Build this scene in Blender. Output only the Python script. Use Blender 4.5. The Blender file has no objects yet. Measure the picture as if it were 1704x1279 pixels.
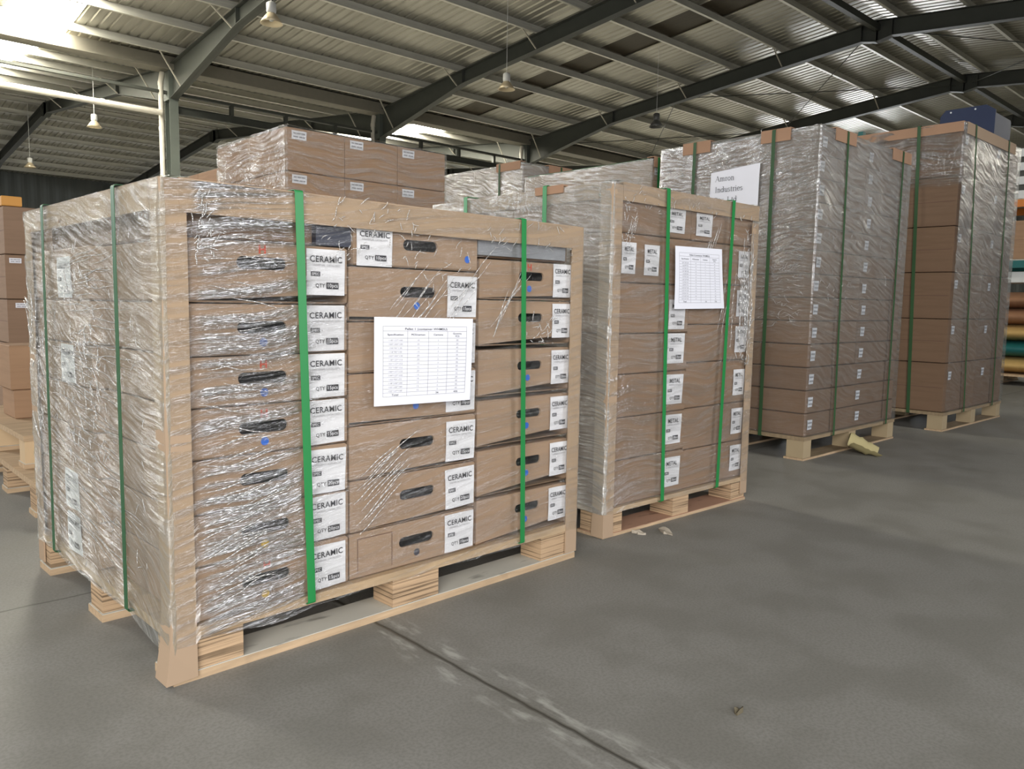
import bpy, math, random
from mathutils import Matrix, Vector, noise
PI = math.pi
sc = bpy.context.scene
C = sc.collection
rnd = random.Random(7)

# ------------------------------------------------------------------ camera
FPX, YAW, PITCH, ROLL, CAMH = 1305.8, 0.81936, -0.10211, 0.017013, 0.80
F_ = Vector((math.cos(YAW)*math.cos(PITCH), math.sin(YAW)*math.cos(PITCH), math.sin(PITCH)))
R_ = Vector((math.sin(YAW), -math.cos(YAW), 0)); U_ = R_.cross(F_)
R2 = R_*math.cos(ROLL)+U_*math.sin(ROLL); U2 = -R_*math.sin(ROLL)+U_*math.cos(ROLL)
cam = bpy.data.objects.new('camera', bpy.data.cameras.new('camera')); C.objects.link(cam)
cam.data.sensor_width = 36; cam.data.lens = FPX/1704*36; cam.data.clip_start = 0.02; cam.data.clip_end = 200
M = Matrix((R2, U2, -F_)).transposed().to_4x4(); M.translation = (0, 0, CAMH)
cam.matrix_world = M
sc.camera = cam

# ------------------------------------------------------------------ world, lights, exposure
w = bpy.data.worlds.new('World'); sc.world = w; w.use_nodes = True
bg = w.node_tree.nodes['Background']; bg.inputs[0].default_value = (0.86, 0.93, 1.0, 1); bg.inputs[1].default_value = 0.45
sc.view_settings.view_transform = 'Standard'; sc.view_settings.look = 'None'
sc.view_settings.gamma = 1; sc.view_settings.use_curve_mapping = False
sc.view_settings.exposure = 0.27
SKYLIGHT = 64.0
cy = sc.cycles
cy.max_bounces = 8; cy.diffuse_bounces = 4; cy.glossy_bounces = 3; cy.transparent_max_bounces = 14
cy.sample_clamp_indirect = 6; cy.use_denoising = True; cy.caustics_reflective = False; cy.caustics_refractive = False
def sun(name, direction, strength, angle, col):
    l = bpy.data.lights.new(name, 'SUN'); l.energy = strength; l.angle = angle; l.color = col
    o = bpy.data.objects.new(name, l); C.objects.link(o)
    o.rotation_euler = Vector(direction).to_track_quat('-Z', 'Y').to_euler(); o.location = (0, 0, 12)
    return o
def area(name, loc, target, sx, sy, power, col):
    l = bpy.data.lights.new(name, 'AREA'); l.shape = 'RECTANGLE'; l.size = sx; l.size_y = sy; l.energy = power; l.color = col
    o = bpy.data.objects.new(name, l); C.objects.link(o); o.location = loc
    o.rotation_euler = (Vector(target)-Vector(loc)).to_track_quat('-Z', 'Y').to_euler()
    return o
# daylight from an open loading door assumed behind the camera, out of view
area('door_daylight_near', (-3.0, -2.6, 2.2), (-0.6, 0.2, 0.0), 4.2, 3.8, 430, (1.0, 0.97, 0.92))
area('added_glint_light_side', (4.7, -5.9, 2.5), (2.4, 0, 0.9), 2.0, 4.4, 190, (0.95, 0.96, 1.0))  # unseen light added and sized for glints on the nearest film
area('added_glint_light_far', (46.8, 19.5, 2.8), (0, 12, 3.6), 12.0, 5.0, 3600, (0.93, 0.96, 1.0))  # hidden light added so the roof sheets catch glints
area('added_glint_light_near', (-3.0, 7.6, 2.7), (3, 3.2, 1.3), 6.4, 1.6, 260, (0.97, 0.98, 1.0))  # added light before the near wall, no window there, for film glints
area('side_window_daylight', (14.0, 41.2, 3.6), (14, 20, 2.6), 34.0, 2.6, 150, (1.0, 0.97, 0.90))

# ------------------------------------------------------------------ node helpers
def newmat(name):
    m = bpy.data.materials.new(name); m.use_nodes = True
    nt = m.node_tree; nt.nodes.clear()
    out = nt.nodes.new('ShaderNodeOutputMaterial')
    return m, nt, out
def N(nt, t, **kw):
    n = nt.nodes.new(t)
    for k, v in kw.items():
        if k.startswith('i_'):
            key = k[2:]
            key = int(key) if key.isdigit() else key.replace('_', ' ')
            n.inputs[key].default_value = v
        else: setattr(n, k, v)
    return n
def L(nt, a, b): nt.links.new(a, b)
def ramp(nt, src, stops):
    r = nt.nodes.new('ShaderNodeValToRGB'); e = r.color_ramp.elements
    while len(e) < len(stops): e.new(0.5)
    for i, (p, c) in enumerate(stops):
        e[i].position = p; e[i].color = (c, c, c, 1) if isinstance(c, (int, float)) else (*c, 1)
    L(nt, src, r.inputs[0]); return r.outputs[0]
def coords(nt, scale=(1, 1, 1), rot=(0, 0, 0), kind='Object'):
    tc = N(nt, 'ShaderNodeTexCoord'); mp = N(nt, 'ShaderNodeMapping')
    mp.inputs['Scale'].default_value = scale; mp.inputs['Rotation'].default_value = rot
    L(nt, tc.outputs[kind], mp.inputs[0]); return mp.outputs[0]
def mixc(nt, fac, a, b, mode='MIX'):
    m = nt.nodes.new('ShaderNodeMix'); m.data_type = 'RGBA'; m.blend_type = mode
    if isinstance(fac, (int, float)): m.inputs[0].default_value = fac
    else: L(nt, fac, m.inputs[0])
    for i, v in ((6, a), (7, b)):
        if isinstance(v, tuple): m.inputs[i].default_value = (*v, 1)
        else: L(nt, v, m.inputs[i])
    return m.outputs[2]
def pbsdf(nt, out, col, rough=0.7, metal=0.0, bump=None, bstr=0.3, bdist=0.01, spec=0.5):
    p = N(nt, 'ShaderNodeBsdfPrincipled'); p.inputs['Roughness'].default_value = rough; p.inputs['Metallic'].default_value = metal
    p.inputs['Specular IOR Level'].default_value = spec
    if isinstance(col, tuple): p.inputs['Base Color'].default_value = (*col, 1)
    else: L(nt, col, p.inputs['Base Color'])
    if bump is not None:
        b = N(nt, 'ShaderNodeBump'); b.inputs['Strength'].default_value = bstr; b.inputs['Distance'].default_value = bdist
        L(nt, bump, b.inputs['Height']); L(nt, b.outputs[0], p.inputs['Normal'])
    L(nt, p.outputs[0], out.inputs[0]); return p
def noise_tex(nt, vec, scale=5, detail=3, rough=0.5):
    n = N(nt, 'ShaderNodeTexNoise'); n.inputs['Scale'].default_value = scale; n.inputs['Detail'].default_value = detail
    n.inputs['Roughness'].default_value = rough; L(nt, vec, n.inputs['Vector']); return n.outputs[0]
def simple(name, col, rough=0.6, metal=0.0, var=0.12, scale=8, stretch=(1, 1, 1), spec=0.5):
    m, nt, out = newmat(name); v = coords(nt, stretch); n = noise_tex(nt, v, scale, 4)
    c = mixc(nt, n, tuple(x*(1-var) for x in col), tuple(min(1, x*(1+var)) for x in col))
    pbsdf(nt, out, c, rough, metal, n, 0.15, 0.003, spec); return m

# ------------------------------------------------------------------ materials
def cardboard(name, col, var=0.14):
    m, nt, out = newmat(name)
    v = coords(nt, (1, 1, 1)); v2 = coords(nt, (6, 6, 120)); v3 = coords(nt, (1.5, 1.5, 22))
    n = noise_tex(nt, v, 3.0, 4); f = noise_tex(nt, v2, 3, 2); g = noise_tex(nt, v3, 2.0, 4)
    c = mixc(nt, n, tuple(x*(1-var) for x in col), tuple(x*(1+var) for x in col))
    c = mixc(nt, ramp(nt, g, [(0.42, 0.0), (0.62, 0.35)]), c, tuple(x*0.72 for x in col))
    oi = N(nt, 'ShaderNodeObjectInfo')
    c = mixc(nt, oi.outputs['Random'], c, mixc(nt, 0.18, c, (0.30, 0.17, 0.09)))
    pbsdf(nt, out, c, 0.82, 0, f, 0.25, 0.002, 0.25); return m
M_CARD = cardboard('cardboard_light', (0.37, 0.26, 0.185))
M_CARD2 = cardboard('cardboard_brown', (0.27, 0.18, 0.125))
M_CARD4 = cardboard('cardboard_dark_brown', (0.205, 0.132, 0.092))
M_CARD3 = cardboard('cardboard_kraft', (0.38, 0.24, 0.15))
M_GUARD = simple('edge_board', (0.40, 0.29, 0.20), 0.75, var=0.10, scale=3, spec=0.25)
M_PAD = simple('corner_pad_board', (0.37, 0.225, 0.145), 0.8, var=0.12, scale=6, spec=0.25)
M_HOLE = simple('carton_inside_dark', (0.006, 0.006, 0.008), 0.8)
M_LINE = simple('printed_line', (0.12, 0.06, 0.05), 0.8)
def paper(name, col):
    m, nt, out = newmat(name); v = coords(nt, (1, 1, 1)); n = noise_tex(nt, v, 14, 3)
    pbsdf(nt, out, mixc(nt, n, tuple(x*0.96 for x in col), col), 0.6, 0, n, 0.3, 0.004, 0.3); return m
M_PAPER = paper('label_paper', (0.80, 0.80, 0.86))
M_SHEET = paper('sheet_paper', (0.84, 0.85, 0.93))
M_INK = simple('black_ink', (0.035, 0.035, 0.045), 0.7)
M_INKG = simple('grey_ink', (0.33, 0.33, 0.36), 0.7)
M_RED = simple('red_ink', (0.62, 0.07, 0.03), 0.7)
M_BLUE = simple('blue_sticker', (0.025, 0.14, 0.62), 0.5)
M_YEL = simple('yellow_sticker', (0.80, 0.50, 0.03), 0.5)
M_GREYDOT = simple('grey_sticker', (0.06, 0.06, 0.08), 0.5)
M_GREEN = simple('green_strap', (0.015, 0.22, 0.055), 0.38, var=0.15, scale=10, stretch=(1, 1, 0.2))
M_GREEND = simple('side_green_strap', (0.018, 0.095, 0.035), 0.5, var=0.2, scale=10, stretch=(1, 1, 0.2))  # darker strap green for the side straps, film veil put into the colour
M_GREENK = simple('dark_green_strap', (0.03, 0.085, 0.03), 0.55, var=0.3, scale=10, stretch=(1, 1, 0.2))  # darker strap green for the tall loads and one rear load
M_BLUEP = simple('blue_plastic', (0.010, 0.020, 0.062), 0.45)
def wood(name, col, stretch, dark=0.5):
    m, nt, out = newmat(name)
    v = coords(nt, stretch); n = noise_tex(nt, v, 4, 5, 0.6); k = noise_tex(nt, coords(nt), 9, 3)
    c = mixc(nt, ramp(nt, n, [(0.35, 0.0), (0.7, 1.0)]), tuple(x*dark for x in col), col)
    c = mixc(nt, ramp(nt, k, [(0.62, 0.0), (0.75, 0.5)]), c, tuple(x*0.45 for x in col))
    pbsdf(nt, out, c, 0.8, 0, n, 0.3, 0.003, 0.2); return m
M_WOOD = wood('pallet_pine', (0.58, 0.42, 0.27), (1.5, 14, 14), 0.72)
def layered(name, col):
    m, nt, out = newmat(name)
    v = coords(nt, (1, 1, 1)); n = noise_tex(nt, v, 12, 4)
    ln = noise_tex(nt, coords(nt, (2.5, 2.5, 170)), 1.0, 3, 0.55)
    c = mixc(nt, ramp(nt, ln, [(0.42, 1.0), (0.50, 0.0)]), col, tuple(x*0.24 for x in col))
    c = mixc(nt, ramp(nt, ln, [(0.55, 0.0), (0.66, 0.6)]), c, tuple(x*1.3 for x in col))
    c = mixc(nt, n, c, mixc(nt, 0.5, c, tuple(x*1.2 for x in col)))
    pbsdf(nt, out, c, 0.85, 0, ln, 0.6, 0.006, 0.2); return m
M_PLY = layered('plywood_block', (0.46, 0.32, 0.20))
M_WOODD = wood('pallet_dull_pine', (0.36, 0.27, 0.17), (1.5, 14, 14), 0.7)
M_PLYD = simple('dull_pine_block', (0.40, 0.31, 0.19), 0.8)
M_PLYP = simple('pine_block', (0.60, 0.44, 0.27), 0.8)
def deck(name, col):
    m, nt, out = newmat(name); v = coords(nt, (1, 1, 1)); n = noise_tex(nt, v, 5, 5); k = noise_tex(nt, coords(nt, (6, 20, 1)), 1, 4)
    c = mixc(nt, n, tuple(x*0.8 for x in col), tuple(x*1.15 for x in col))
    c = mixc(nt, ramp(nt, k, [(0.58, 0.0), (0.68, 0.75)]), c, tuple(x*0.35 for x in col))
    pbsdf(nt, out, c, 0.8, 0, n, 0.2, 0.003, 0.2); return m
M_DECKG = deck('plywood_grey_face', (0.54, 0.52, 0.46))
M_DECKR = deck('plywood_red_face', (0.42, 0.25, 0.17))
M_STEEL = simple('painted_steel_dark', (0.052, 0.056, 0.048), 0.6, 0.0, 0.2, 3)
M_STEELC = simple('painted_steel_column', (0.095, 0.108, 0.095), 0.6, 0.0, 0.15, 3)
M_GALV = simple('galvanised_steel', (0.62, 0.61, 0.55), 0.45, 0.35, 0.25, 6, (0.3, 3, 3))
M_PIPE = simple('white_pvc_pipe', (0.50, 0.47, 0.41), 0.5)
M_BRACE = simple('brace_steel', (0.48, 0.45, 0.38), 0.5, 0.3)
M_LAMPW = simple('lamp_housing_white', (0.62, 0.62, 0.60), 0.5)
M_LAMPS = simple('lamp_reflector', (0.62, 0.52, 0.36), 0.35, 0.4)
M_SHADEG = simple('lamp_reflector_dark', (0.12, 0.12, 0.12), 0.4, 0.4)
M_ORANGE = simple('orange_paint', (0.62, 0.20, 0.03), 0.5)
M_TEAL = simple('teal_paint', (0.01, 0.13, 0.13), 0.5)
M_SACK = simple('woven_sack', (0.55, 0.36, 0.13), 0.8, var=0.3, scale=5)
M_SACK2 = simple('brown_sack', (0.33, 0.17, 0.09), 0.8, var=0.3, scale=5)
M_WHITE = simple('white_tray', (0.70, 0.72, 0.72), 0.6)
M_KRAFT = simple('yellow_kraft_paper', (0.50, 0.43, 0.22), 0.8)
M_DEBRIS = simple('paper_debris', (0.42, 0.37, 0.30), 0.8)
M_DEBRISD = simple('leaf_debris', (0.13, 0.11, 0.07), 0.8)
M_WALL = simple('wall_sheet', (0.10, 0.11, 0.11), 0.7, 0, 0.2, 2, (3, 3, 0.3))
def roofmat():
    m, nt, out = newmat('roof_sheet'); v = coords(nt, (1, 1, 1)); n = noise_tex(nt, v, 0.5, 4)
    s = noise_tex(nt, coords(nt, (9, 0.7, 1)), 1.0, 4)
    c = mixc(nt, n, (0.32, 0.305, 0.255), (0.43, 0.415, 0.36))
    c = mixc(nt, ramp(nt, s, [(0.5, 0.0), (0.8, 0.5)]), c, (0.24, 0.22, 0.18))
    pbsdf(nt, out, c, 0.34, 0.5, s, 0.5, 0.03, 0.5); return m
M_ROOF = roofmat()
M_BROWNP = simple('weathered_roof_panel', (0.055, 0.042, 0.022), 0.6, 0, 0.4, 3, (9, 1, 1))
def emit(name, col, s):
    m, nt, out = newmat(name); e = N(nt, 'ShaderNodeEmission'); e.inputs[0].default_value = (*col, 1); e.inputs[1].default_value = s
    L(nt, e.outputs[0], out.inputs[0]); return m
M_SKYL = emit('translucent_skylight_panel', (1.0, 0.95, 0.80), SKYLIGHT)
def floormat():
    m, nt, out = newmat('concrete_floor')
    tc = N(nt, 'ShaderNodeTexCoord'); P = tc.outputs['Object']
    sep = N(nt, 'ShaderNodeSeparateXYZ'); L(nt, P, sep.inputs[0])
    def noi(scale, det, st=(1, 1, 1)):
        mp = N(nt, 'ShaderNodeMapping'); mp.inputs['Scale'].default_value = st; L(nt, P, mp.inputs[0])
        return noise_tex(nt, mp.outputs[0], scale, det, 0.55)
    big = noi(0.8, 4); mid = noi(4.5, 5); fine = noi(150, 3); st = noi(2.0, 5, (1, 0.6, 1))
    c = mixc(nt, big, (0.215, 0.208, 0.190), (0.285, 0.278, 0.258))
    c = mixc(nt, ramp(nt, mid, [(0.40, 0.5), (0.56, 0.0)]), c, (0.175, 0.170, 0.150))
    c = mixc(nt, ramp(nt, fine, [(0.38, 0.4), (0.58, 0.0)]), c, (0.15, 0.145, 0.13))
    c = mixc(nt, ramp(nt, st, [(0.64, 0.0), (0.72, 0.45)]), c, (0.13, 0.125, 0.11))
    def mth(op, a, b=None):
        n = N(nt, 'ShaderNodeMath', operation=op)
        for i, x in enumerate((a, b)):
            if x is None: continue
            if isinstance(x, (int, float)): n.inputs[i].default_value = x
            else: L(nt, x, n.inputs[i])
        return n.outputs[0]
    wob = mth('MULTIPLY', mth('SUBTRACT', noi(12, 3), 0.5), 0.012)
    dx = mth('SUBTRACT', mth('ADD', sep.outputs[0], wob), 1.055)
    adx = mth('ABSOLUTE', dx)
    # dirt in the joint, pale plaster smears beside it
    sm = mth('MULTIPLY', ramp(nt, adx, [(0.005, 0.0), (0.012, 1.0), (0.035, 1.0), (0.075, 0.0)]), ramp(nt, noi(14, 6, (2.6, 0.7, 1)), [(0.50, 0.0), (0.64, 0.60)]))
    c = mixc(nt, sm, c, (0.50, 0.50, 0.46))
    band = mth('MULTIPLY', ramp(nt, adx, [(0.0, 1.0), (0.03, 0.0)]), 0.45)
    c = mixc(nt, band, c, (0.13, 0.125, 0.105))
    j = ramp(nt, adx, [(0.0015, 1.0), (0.006, 0.0)])
    c = mixc(nt, j, c, (0.055, 0.05, 0.04))
    ady = mth('ABSOLUTE', mth('SUBTRACT', mth('ADD', sep.outputs[1], wob), 2.285))
    j2 = ramp(nt, ady, [(0.001, 0.9), (0.005, 0.0)])
    c = mixc(nt, j2, c, (0.07, 0.065, 0.055))
    h = mth('SUBTRACT', mth('MULTIPLY', mid, 0.3), j)
    p = pbsdf(nt, out, c, 0.5, 0, h, 0.35, 0.006, 0.35)
    rr = ramp(nt, mid, [(0.3, 0.5), (0.7, 0.72)]); L(nt, rr, p.inputs['Roughness'])
    return m
M_FLOOR = floormat()

def film(name, haze0, haze1, gloss0, gloss1, sx, sy, bstr, rot=0.0, rough=0.16, tint=(0.97, 0.97, 0.95), crinkle=0.5, warp=0.30, mu=None, mv=None, base=0.3):
    m, nt, out = newmat(name)
    uv = N(nt, 'ShaderNodeUVMap'); uv.uv_map = 'UVMap'
    # slow warp of the wrinkle direction
    wn = N(nt, 'ShaderNodeTexNoise'); wn.inputs['Scale'].default_value = 1.7; wn.inputs['Detail'].default_value = 2; L(nt, uv.outputs[0], wn.inputs[0])
    sub = N(nt, 'ShaderNodeVectorMath', operation='SUBTRACT'); sub.inputs[1].default_value = (0.5, 0.5, 0.5); L(nt, wn.outputs['Color'], sub.inputs[0])
    scl = N(nt, 'ShaderNodeVectorMath', operation='MULTIPLY'); scl.inputs[1].default_value = (0.0, warp, 0.0); L(nt, sub.outputs[0], scl.inputs[0])
    add = N(nt, 'ShaderNodeVectorMath', operation='ADD'); L(nt, uv.outputs[0], add.inputs[0]); L(nt, scl.outputs[0], add.inputs[1])
    mp = N(nt, 'ShaderNodeMapping'); mp.inputs['Scale'].default_value = (sx, sy, 1); mp.inputs['Rotation'].default_value = (0, 0, rot); mp.vector_type = 'TEXTURE'
    mp.inputs['Scale'].default_value = (1/sx, 1/sy, 1); L(nt, add.outputs[0], mp.inputs[0])
    streak = noise_tex(nt, mp.outputs[0], 1.0, 5, 0.62)
    cr = N(nt, 'ShaderNodeTexVoronoi', feature='DISTANCE_TO_EDGE'); cr.inputs['Scale'].default_value = 26
    wn2 = N(nt, 'ShaderNodeTexNoise'); wn2.inputs['Scale'].default_value = 9; wn2.inputs['Detail'].default_value = 4; L(nt, uv.outputs[0], wn2.inputs[0])
    mx = N(nt, 'ShaderNodeVectorMath', operation='MULTIPLY_ADD'); mx.inputs[1].default_value = (0.12, 0.12, 0); L(nt, wn2.outputs['Color'], mx.inputs[0]); L(nt, uv.outputs[0], mx.inputs[2])
    L(nt, mx.outputs[0], cr.inputs['Vector'])
    crm = ramp(nt, cr.outputs['Distance'], [(0.0, 0.0), (0.22, 1.0)])
    mm = N(nt, 'ShaderNodeTexNoise'); mm.inputs['Scale'].default_value = 2.6; mm.inputs['Detail'].default_value = 3; L(nt, uv.outputs[0], mm.inputs[0])
    zone = ramp(nt, mm.outputs[0], [(0.48, 0.0), (0.62, 1.0)])
    def mth(op, a, b, c=None):
        n = N(nt, 'ShaderNodeMath', operation=op)
        for i, x in enumerate((a, b, c)):
            if x is None: continue
            if isinstance(x, (int, float)): n.inputs[i].default_value = x
            else: L(nt, x, n.inputs[i])
        return n.outputs[0]
    h = mth('ADD', streak, mth('MULTIPLY', mth('MULTIPLY', crm, zone), crinkle*0.25))
    b = N(nt, 'ShaderNodeBump'); b.inputs['Strength'].default_value = bstr; b.inputs['Distance'].default_value = 0.02; L(nt, h, b.inputs['Height'])
    tr = N(nt, 'ShaderNodeBsdfTransparent'); tr.inputs[0].default_value = (*tint, 1)
    df = N(nt, 'ShaderNodeBsdfDiffuse'); df.inputs[0].default_value = (0.72, 0.71, 0.68, 1); L(nt, b.outputs[0], df.inputs['Normal'])
    gl = N(nt, 'ShaderNodeBsdfGlossy'); gl.inputs[0].default_value = (0.96, 0.96, 0.98, 1); gl.inputs['Roughness'].default_value = rough; L(nt, b.outputs[0], gl.inputs['Normal'])
    m1 = N(nt, 'ShaderNodeMixShader'); m2 = N(nt, 'ShaderNodeMixShader')
    hz = ramp(nt, streak, [(0.42, haze0), (0.68, haze1)]); gz = ramp(nt, streak, [(0.40, gloss0), (0.60, gloss1)])
    if mu or mv:   # layers of film bunch up in places
        sp = N(nt, 'ShaderNodeSeparateXYZ'); L(nt, add.outputs[0], sp.inputs[0]); k = None
        for ax, st in ((0, mu), (1, mv)):
            if st:
                r = ramp(nt, mth('MULTIPLY', sp.outputs[ax], 0.5), [(p*0.5, v) for p, v in st]); k = r if k is None else mth('MULTIPLY', k, r)
        k = mth('ADD', mth('MULTIPLY', k, 1-base), base); hz = mth('MULTIPLY', hz, k); gz = mth('MULTIPLY', gz, k)
    L(nt, hz, m1.inputs[0]); L(nt, tr.outputs[0], m1.inputs[1]); L(nt, df.outputs[0], m1.inputs[2])
    L(nt, gz, m2.inputs[0]); L(nt, m1.outputs[0], m2.inputs[1]); L(nt, gl.outputs[0], m2.inputs[2])
    L(nt, m2.outputs[0], out.inputs[0]); return m
M_F_FRONT = film('stretch_film_clear', 0.01, 0.11, 0.03, 0.80, 1.4, 66, 0.75, 0.13, 0.12, crinkle=0.15, warp=0.10, mu=[(0.0, 0.3), (0.05, 0.3), (0.07, 1.0), (0.25, 0.9), (0.34, 0.22), (0.5, 0.15), (0.62, 0.2), (1.26, 0.15)], base=0.08)
M_F_LEFT = film('stretch_film_dense', 0.24, 0.50, 0.08, 0.42, 8, 90, 0.65, -0.2, 0.17, (0.90, 0.93, 0.89))
M_F_LEFT1 = film('stretch_film_grey_layers', 0.12, 0.34, 0.04, 0.22, 8, 90, 0.9, -0.2, 0.16, (0.90, 0.93, 0.89))
M_F_MID = film('stretch_film_medium', 0.06, 0.26, 0.06, 0.35, 5, 60, 0.9, 0.05, 0.17)
M_F_LIGHT = film('stretch_film_thin', 0.01, 0.10, 0.04, 0.25, 3, 50, 0.8, 0.03, 0.18)
M_F_TALL = film('stretch_film_upper', 0.22, 0.52, 0.12, 0.70, 9, 85, 0.5, 0.03, 0.15, mv=[(0.6, 0.05), (1.05, 0.6), (1.4, 1.0)], base=0.06)
M_F_TALLG = film('stretch_film_upper_grey', 0.18, 0.52, 0.10, 0.45, 6, 55, 0.6, -0.25, 0.2, (0.86, 0.88, 0.88), mv=[(0.3, 0.1), (1.0, 0.55), (1.4, 1.0)], base=0.10)
M_F_TOP = film('stretch_film_top_band', 0.05, 0.30, 0.10, 0.6, 5, 60, 1.0, 0.04, 0.16, mv=[(1.60, 0.0), (1.66, 1.0)], base=0.02)

# ------------------------------------------------------------------ mesh helpers
class MB:
    def __init__(s): s.v = []; s.f = []; s.mi = []
    def add(s, vs, fs, mi=0):
        o = len(s.v); s.v += [tuple(v) for v in vs]; s.f += [tuple(i+o for i in f) for f in fs]; s.mi += [mi]*len(fs); return s
    def box(s, x0, y0, z0, x1, y1, z1, mi=0):
        return s.add([(x0,y0,z0),(x1,y0,z0),(x1,y1,z0),(x0,y1,z0),(x0,y0,z1),(x1,y0,z1),(x1,y1,z1),(x0,y1,z1)],
                     [(3,2,1,0),(4,5,6,7),(0,1,5,4),(1,2,6,5),(2,3,7,6),(3,0,4,7)], mi)
    def tube(s, p0, p1, r, n=8, r1=None, mi=0):
        p0 = Vector(p0); p1 = Vector(p1); d = (p1-p0).normalized(); r1 = r if r1 is None else r1
        a = d.orthogonal().normalized(); b = d.cross(a); vs = []
        for p, q in ((p0, r), (p1, r1)):
            for i in range(n):
                t = 2*PI*i/n; vs.append(p+a*math.cos(t)*q+b*math.sin(t)*q)
        fs = [(i, (i+1) % n, n+(i+1) % n, n+i) for i in range(n)]+[tuple(range(n))[::-1], tuple(range(n, 2*n))]
        return s.add(vs, fs, mi)
    def lathe(s, prof, n=20, mi=0):
        vs = [(r*math.cos(2*PI*i/n), r*math.sin(2*PI*i/n), z) for r, z in prof for i in range(n)]
        fs = [(k*n+i, k*n+(i+1) % n, (k+1)*n+(i+1) % n, (k+1)*n+i) for k in range(len(prof)-1) for i in range(n)]
        return s.add(vs, fs, mi)
    def prism(s, poly, axis, a, b, mi=0):
        n = len(poly); vs = []
        for t in (a, b):
            for (p, q) in poly:
                vs.append({'x': (t, p, q), 'y': (p, t, q), 'z': (p, q, t)}[axis])
        fs = [(i, (i+1) % n, n+(i+1) % n, n+i) for i in range(n)]+[tuple(range(n))[::-1], tuple(range(n, 2*n))]
        return s.add(vs, fs, mi)
    def mesh(s, name, mats, smooth=False, bevel=None):
        me = bpy.data.meshes.new(name); me.from_pydata(s.v, [], s.f)
        for m in (mats if isinstance(mats, (list, tuple)) else [mats]): me.materials.append(m)
        for p, i in zip(me.polygons, s.mi): p.material_index = i; p.use_smooth = smooth
        me.validate(); me.update(); return me
I4 = Matrix.Identity(4)
def link(name, me, mw=None, parent=None):
    o = bpy.data.objects.new(name, me); C.objects.link(o)
    if parent is not None: o.parent = parent
    if mw is not None:
        if parent is None: o.matrix_world = mw
        else: o.matrix_local = mw
    return o
def tag(o, label=None, cat=None, group=None, kind=None):
    if label: o['label'] = label
    if cat: o['category'] = cat
    if group: o['group'] = group
    if kind: o['kind'] = kind
    return o
def T(x, y, z, rz=0.0): return Matrix.Translation((x, y, z)) @ Matrix.Rotation(rz, 4, 'Z')
def struct(name, mb, mats, smooth=False):
    return tag(link(name, mb.mesh(name, mats, smooth)), kind='structure')
ORD = ['bottom', 'second', 'third', 'fourth', 'fifth', 'sixth', 'seventh', 'eighth', 'ninth', 'tenth', 'eleventh', 'twelfth', 'thirteenth', 'fourteenth']
def rowname(i, n):
    if i == 0: return 'bottom row'
    if i == n-1: return 'top row'
    return ORD[i]+' row'

# ------------------------------------------------------------------ text
def text_mesh(lines):
    """lines: (string, size, x, z, align, bold) -> verts/faces in the XZ plane (y=0)"""
    mb = MB()
    for (t, size, x, z, al, bold) in lines:
        cu = bpy.data.curves.new('t', 'FONT'); cu.body = t; cu.size = size; cu.align_x = al; cu.offset = bold*size; cu.resolution_u = 3; cu.space_character = 1.0+bold*6
        ob = bpy.data.objects.new('t', cu); C.objects.link(ob)
        bpy.context.view_layer.update()
        me = bpy.data.meshes.new_from_object(ob.evaluated_get(bpy.context.evaluated_depsgraph_get()))
        mb.add([(v.co.x+x, 0, v.co.y+z) for v in me.vertices], [tuple(p.vertices) for p in me.polygons])
        bpy.data.objects.remove(ob); bpy.data.curves.remove(cu); bpy.data.meshes.remove(me)
    return mb
def flat(mb, x0, z0, x1, z1, mi=0, y=0.0):
    mb.add([(x0, y, z0), (x1, y, z0), (x1, y, z1), (x0, y, z1)], [(0, 1, 2, 3)], mi); return mb
def join(a, b, mi=0, dy=0.0):
    a.add([(v[0], v[1]+dy, v[2]) for v in b.v], b.f, mi)
    return a
_txt = {}
def label_text(word, spec, qty):
    k = (word, spec, qty)
    if k in _txt: return _txt[k]
    mb = MB()   # local: label spans x 0..1, z 0..1
    ws = 0.19 if word == 'CERAMIC' else 0.20
    join(mb, text_mesh([(word, ws, 0.5, 0.72, 'CENTER', 0.013)]), 0)
    join(mb, text_mesh([('UNIVERSAL CATALYSTS', 0.068, 0.5, 0.63, 'CENTER', 0.0)]), 1)
    flat(mb, 0.10, 0.41, 0.34, 0.51, 0, 0.0)
    join(mb, text_mesh([(spec, 0.085, 0.22, 0.43, 'CENTER', 0.012)]), 2, -0.006)
    join(mb, text_mesh([('-', 0.1, 0.40, 0.43, 'CENTER', 0.01)]), 1)
    join(mb, text_mesh([('QTY', 0.115, 0.34, 0.17, 'CENTER', 0.016)]), 0)
    flat(mb, 0.50, 0.14, 0.82, 0.28, 0, 0.0)
    join(mb, text_mesh([(qty, 0.115, 0.66, 0.175, 'CENTER', 0.012)]), 2, -0.006)
    _txt[k] = mb.mesh('printed_text', [M_INK, M_INKG, M_PAPER]); return _txt[k]
def quadlabel_mesh():
    mb = MB(); n = 6   # slightly curled paper, 1x1
    vs = []; fs = []
    for j in range(n+1):
        for i in range(n+1):
            u, v = i/n, j/n
            vs.append((u, -0.006*math.sin(u*5+v*3)-0.004, v))
    for j in range(n):
        for i in range(n):
            a = j*(n+1)+i; fs.append((a, a+1, a+n+2, a+n+1))
    mb.add(vs, fs); return mb.mesh('label', M_PAPER, True)
ME_LABEL = quadlabel_mesh()
_sm = MB()
for z0, ws in ((0.62, (0.1, 0.3, 0.35, 0.6, 0.64, 0.9)), (0.22, (0.1, 0.42, 0.5, 0.72, 0.75, 0.88))):
    for a, b in zip(ws[::2], ws[1::2]): flat(_sm, a, z0, b, z0+0.16)
ME_SMALLTXT = _sm.mesh('printed_text', M_INKG)
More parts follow.
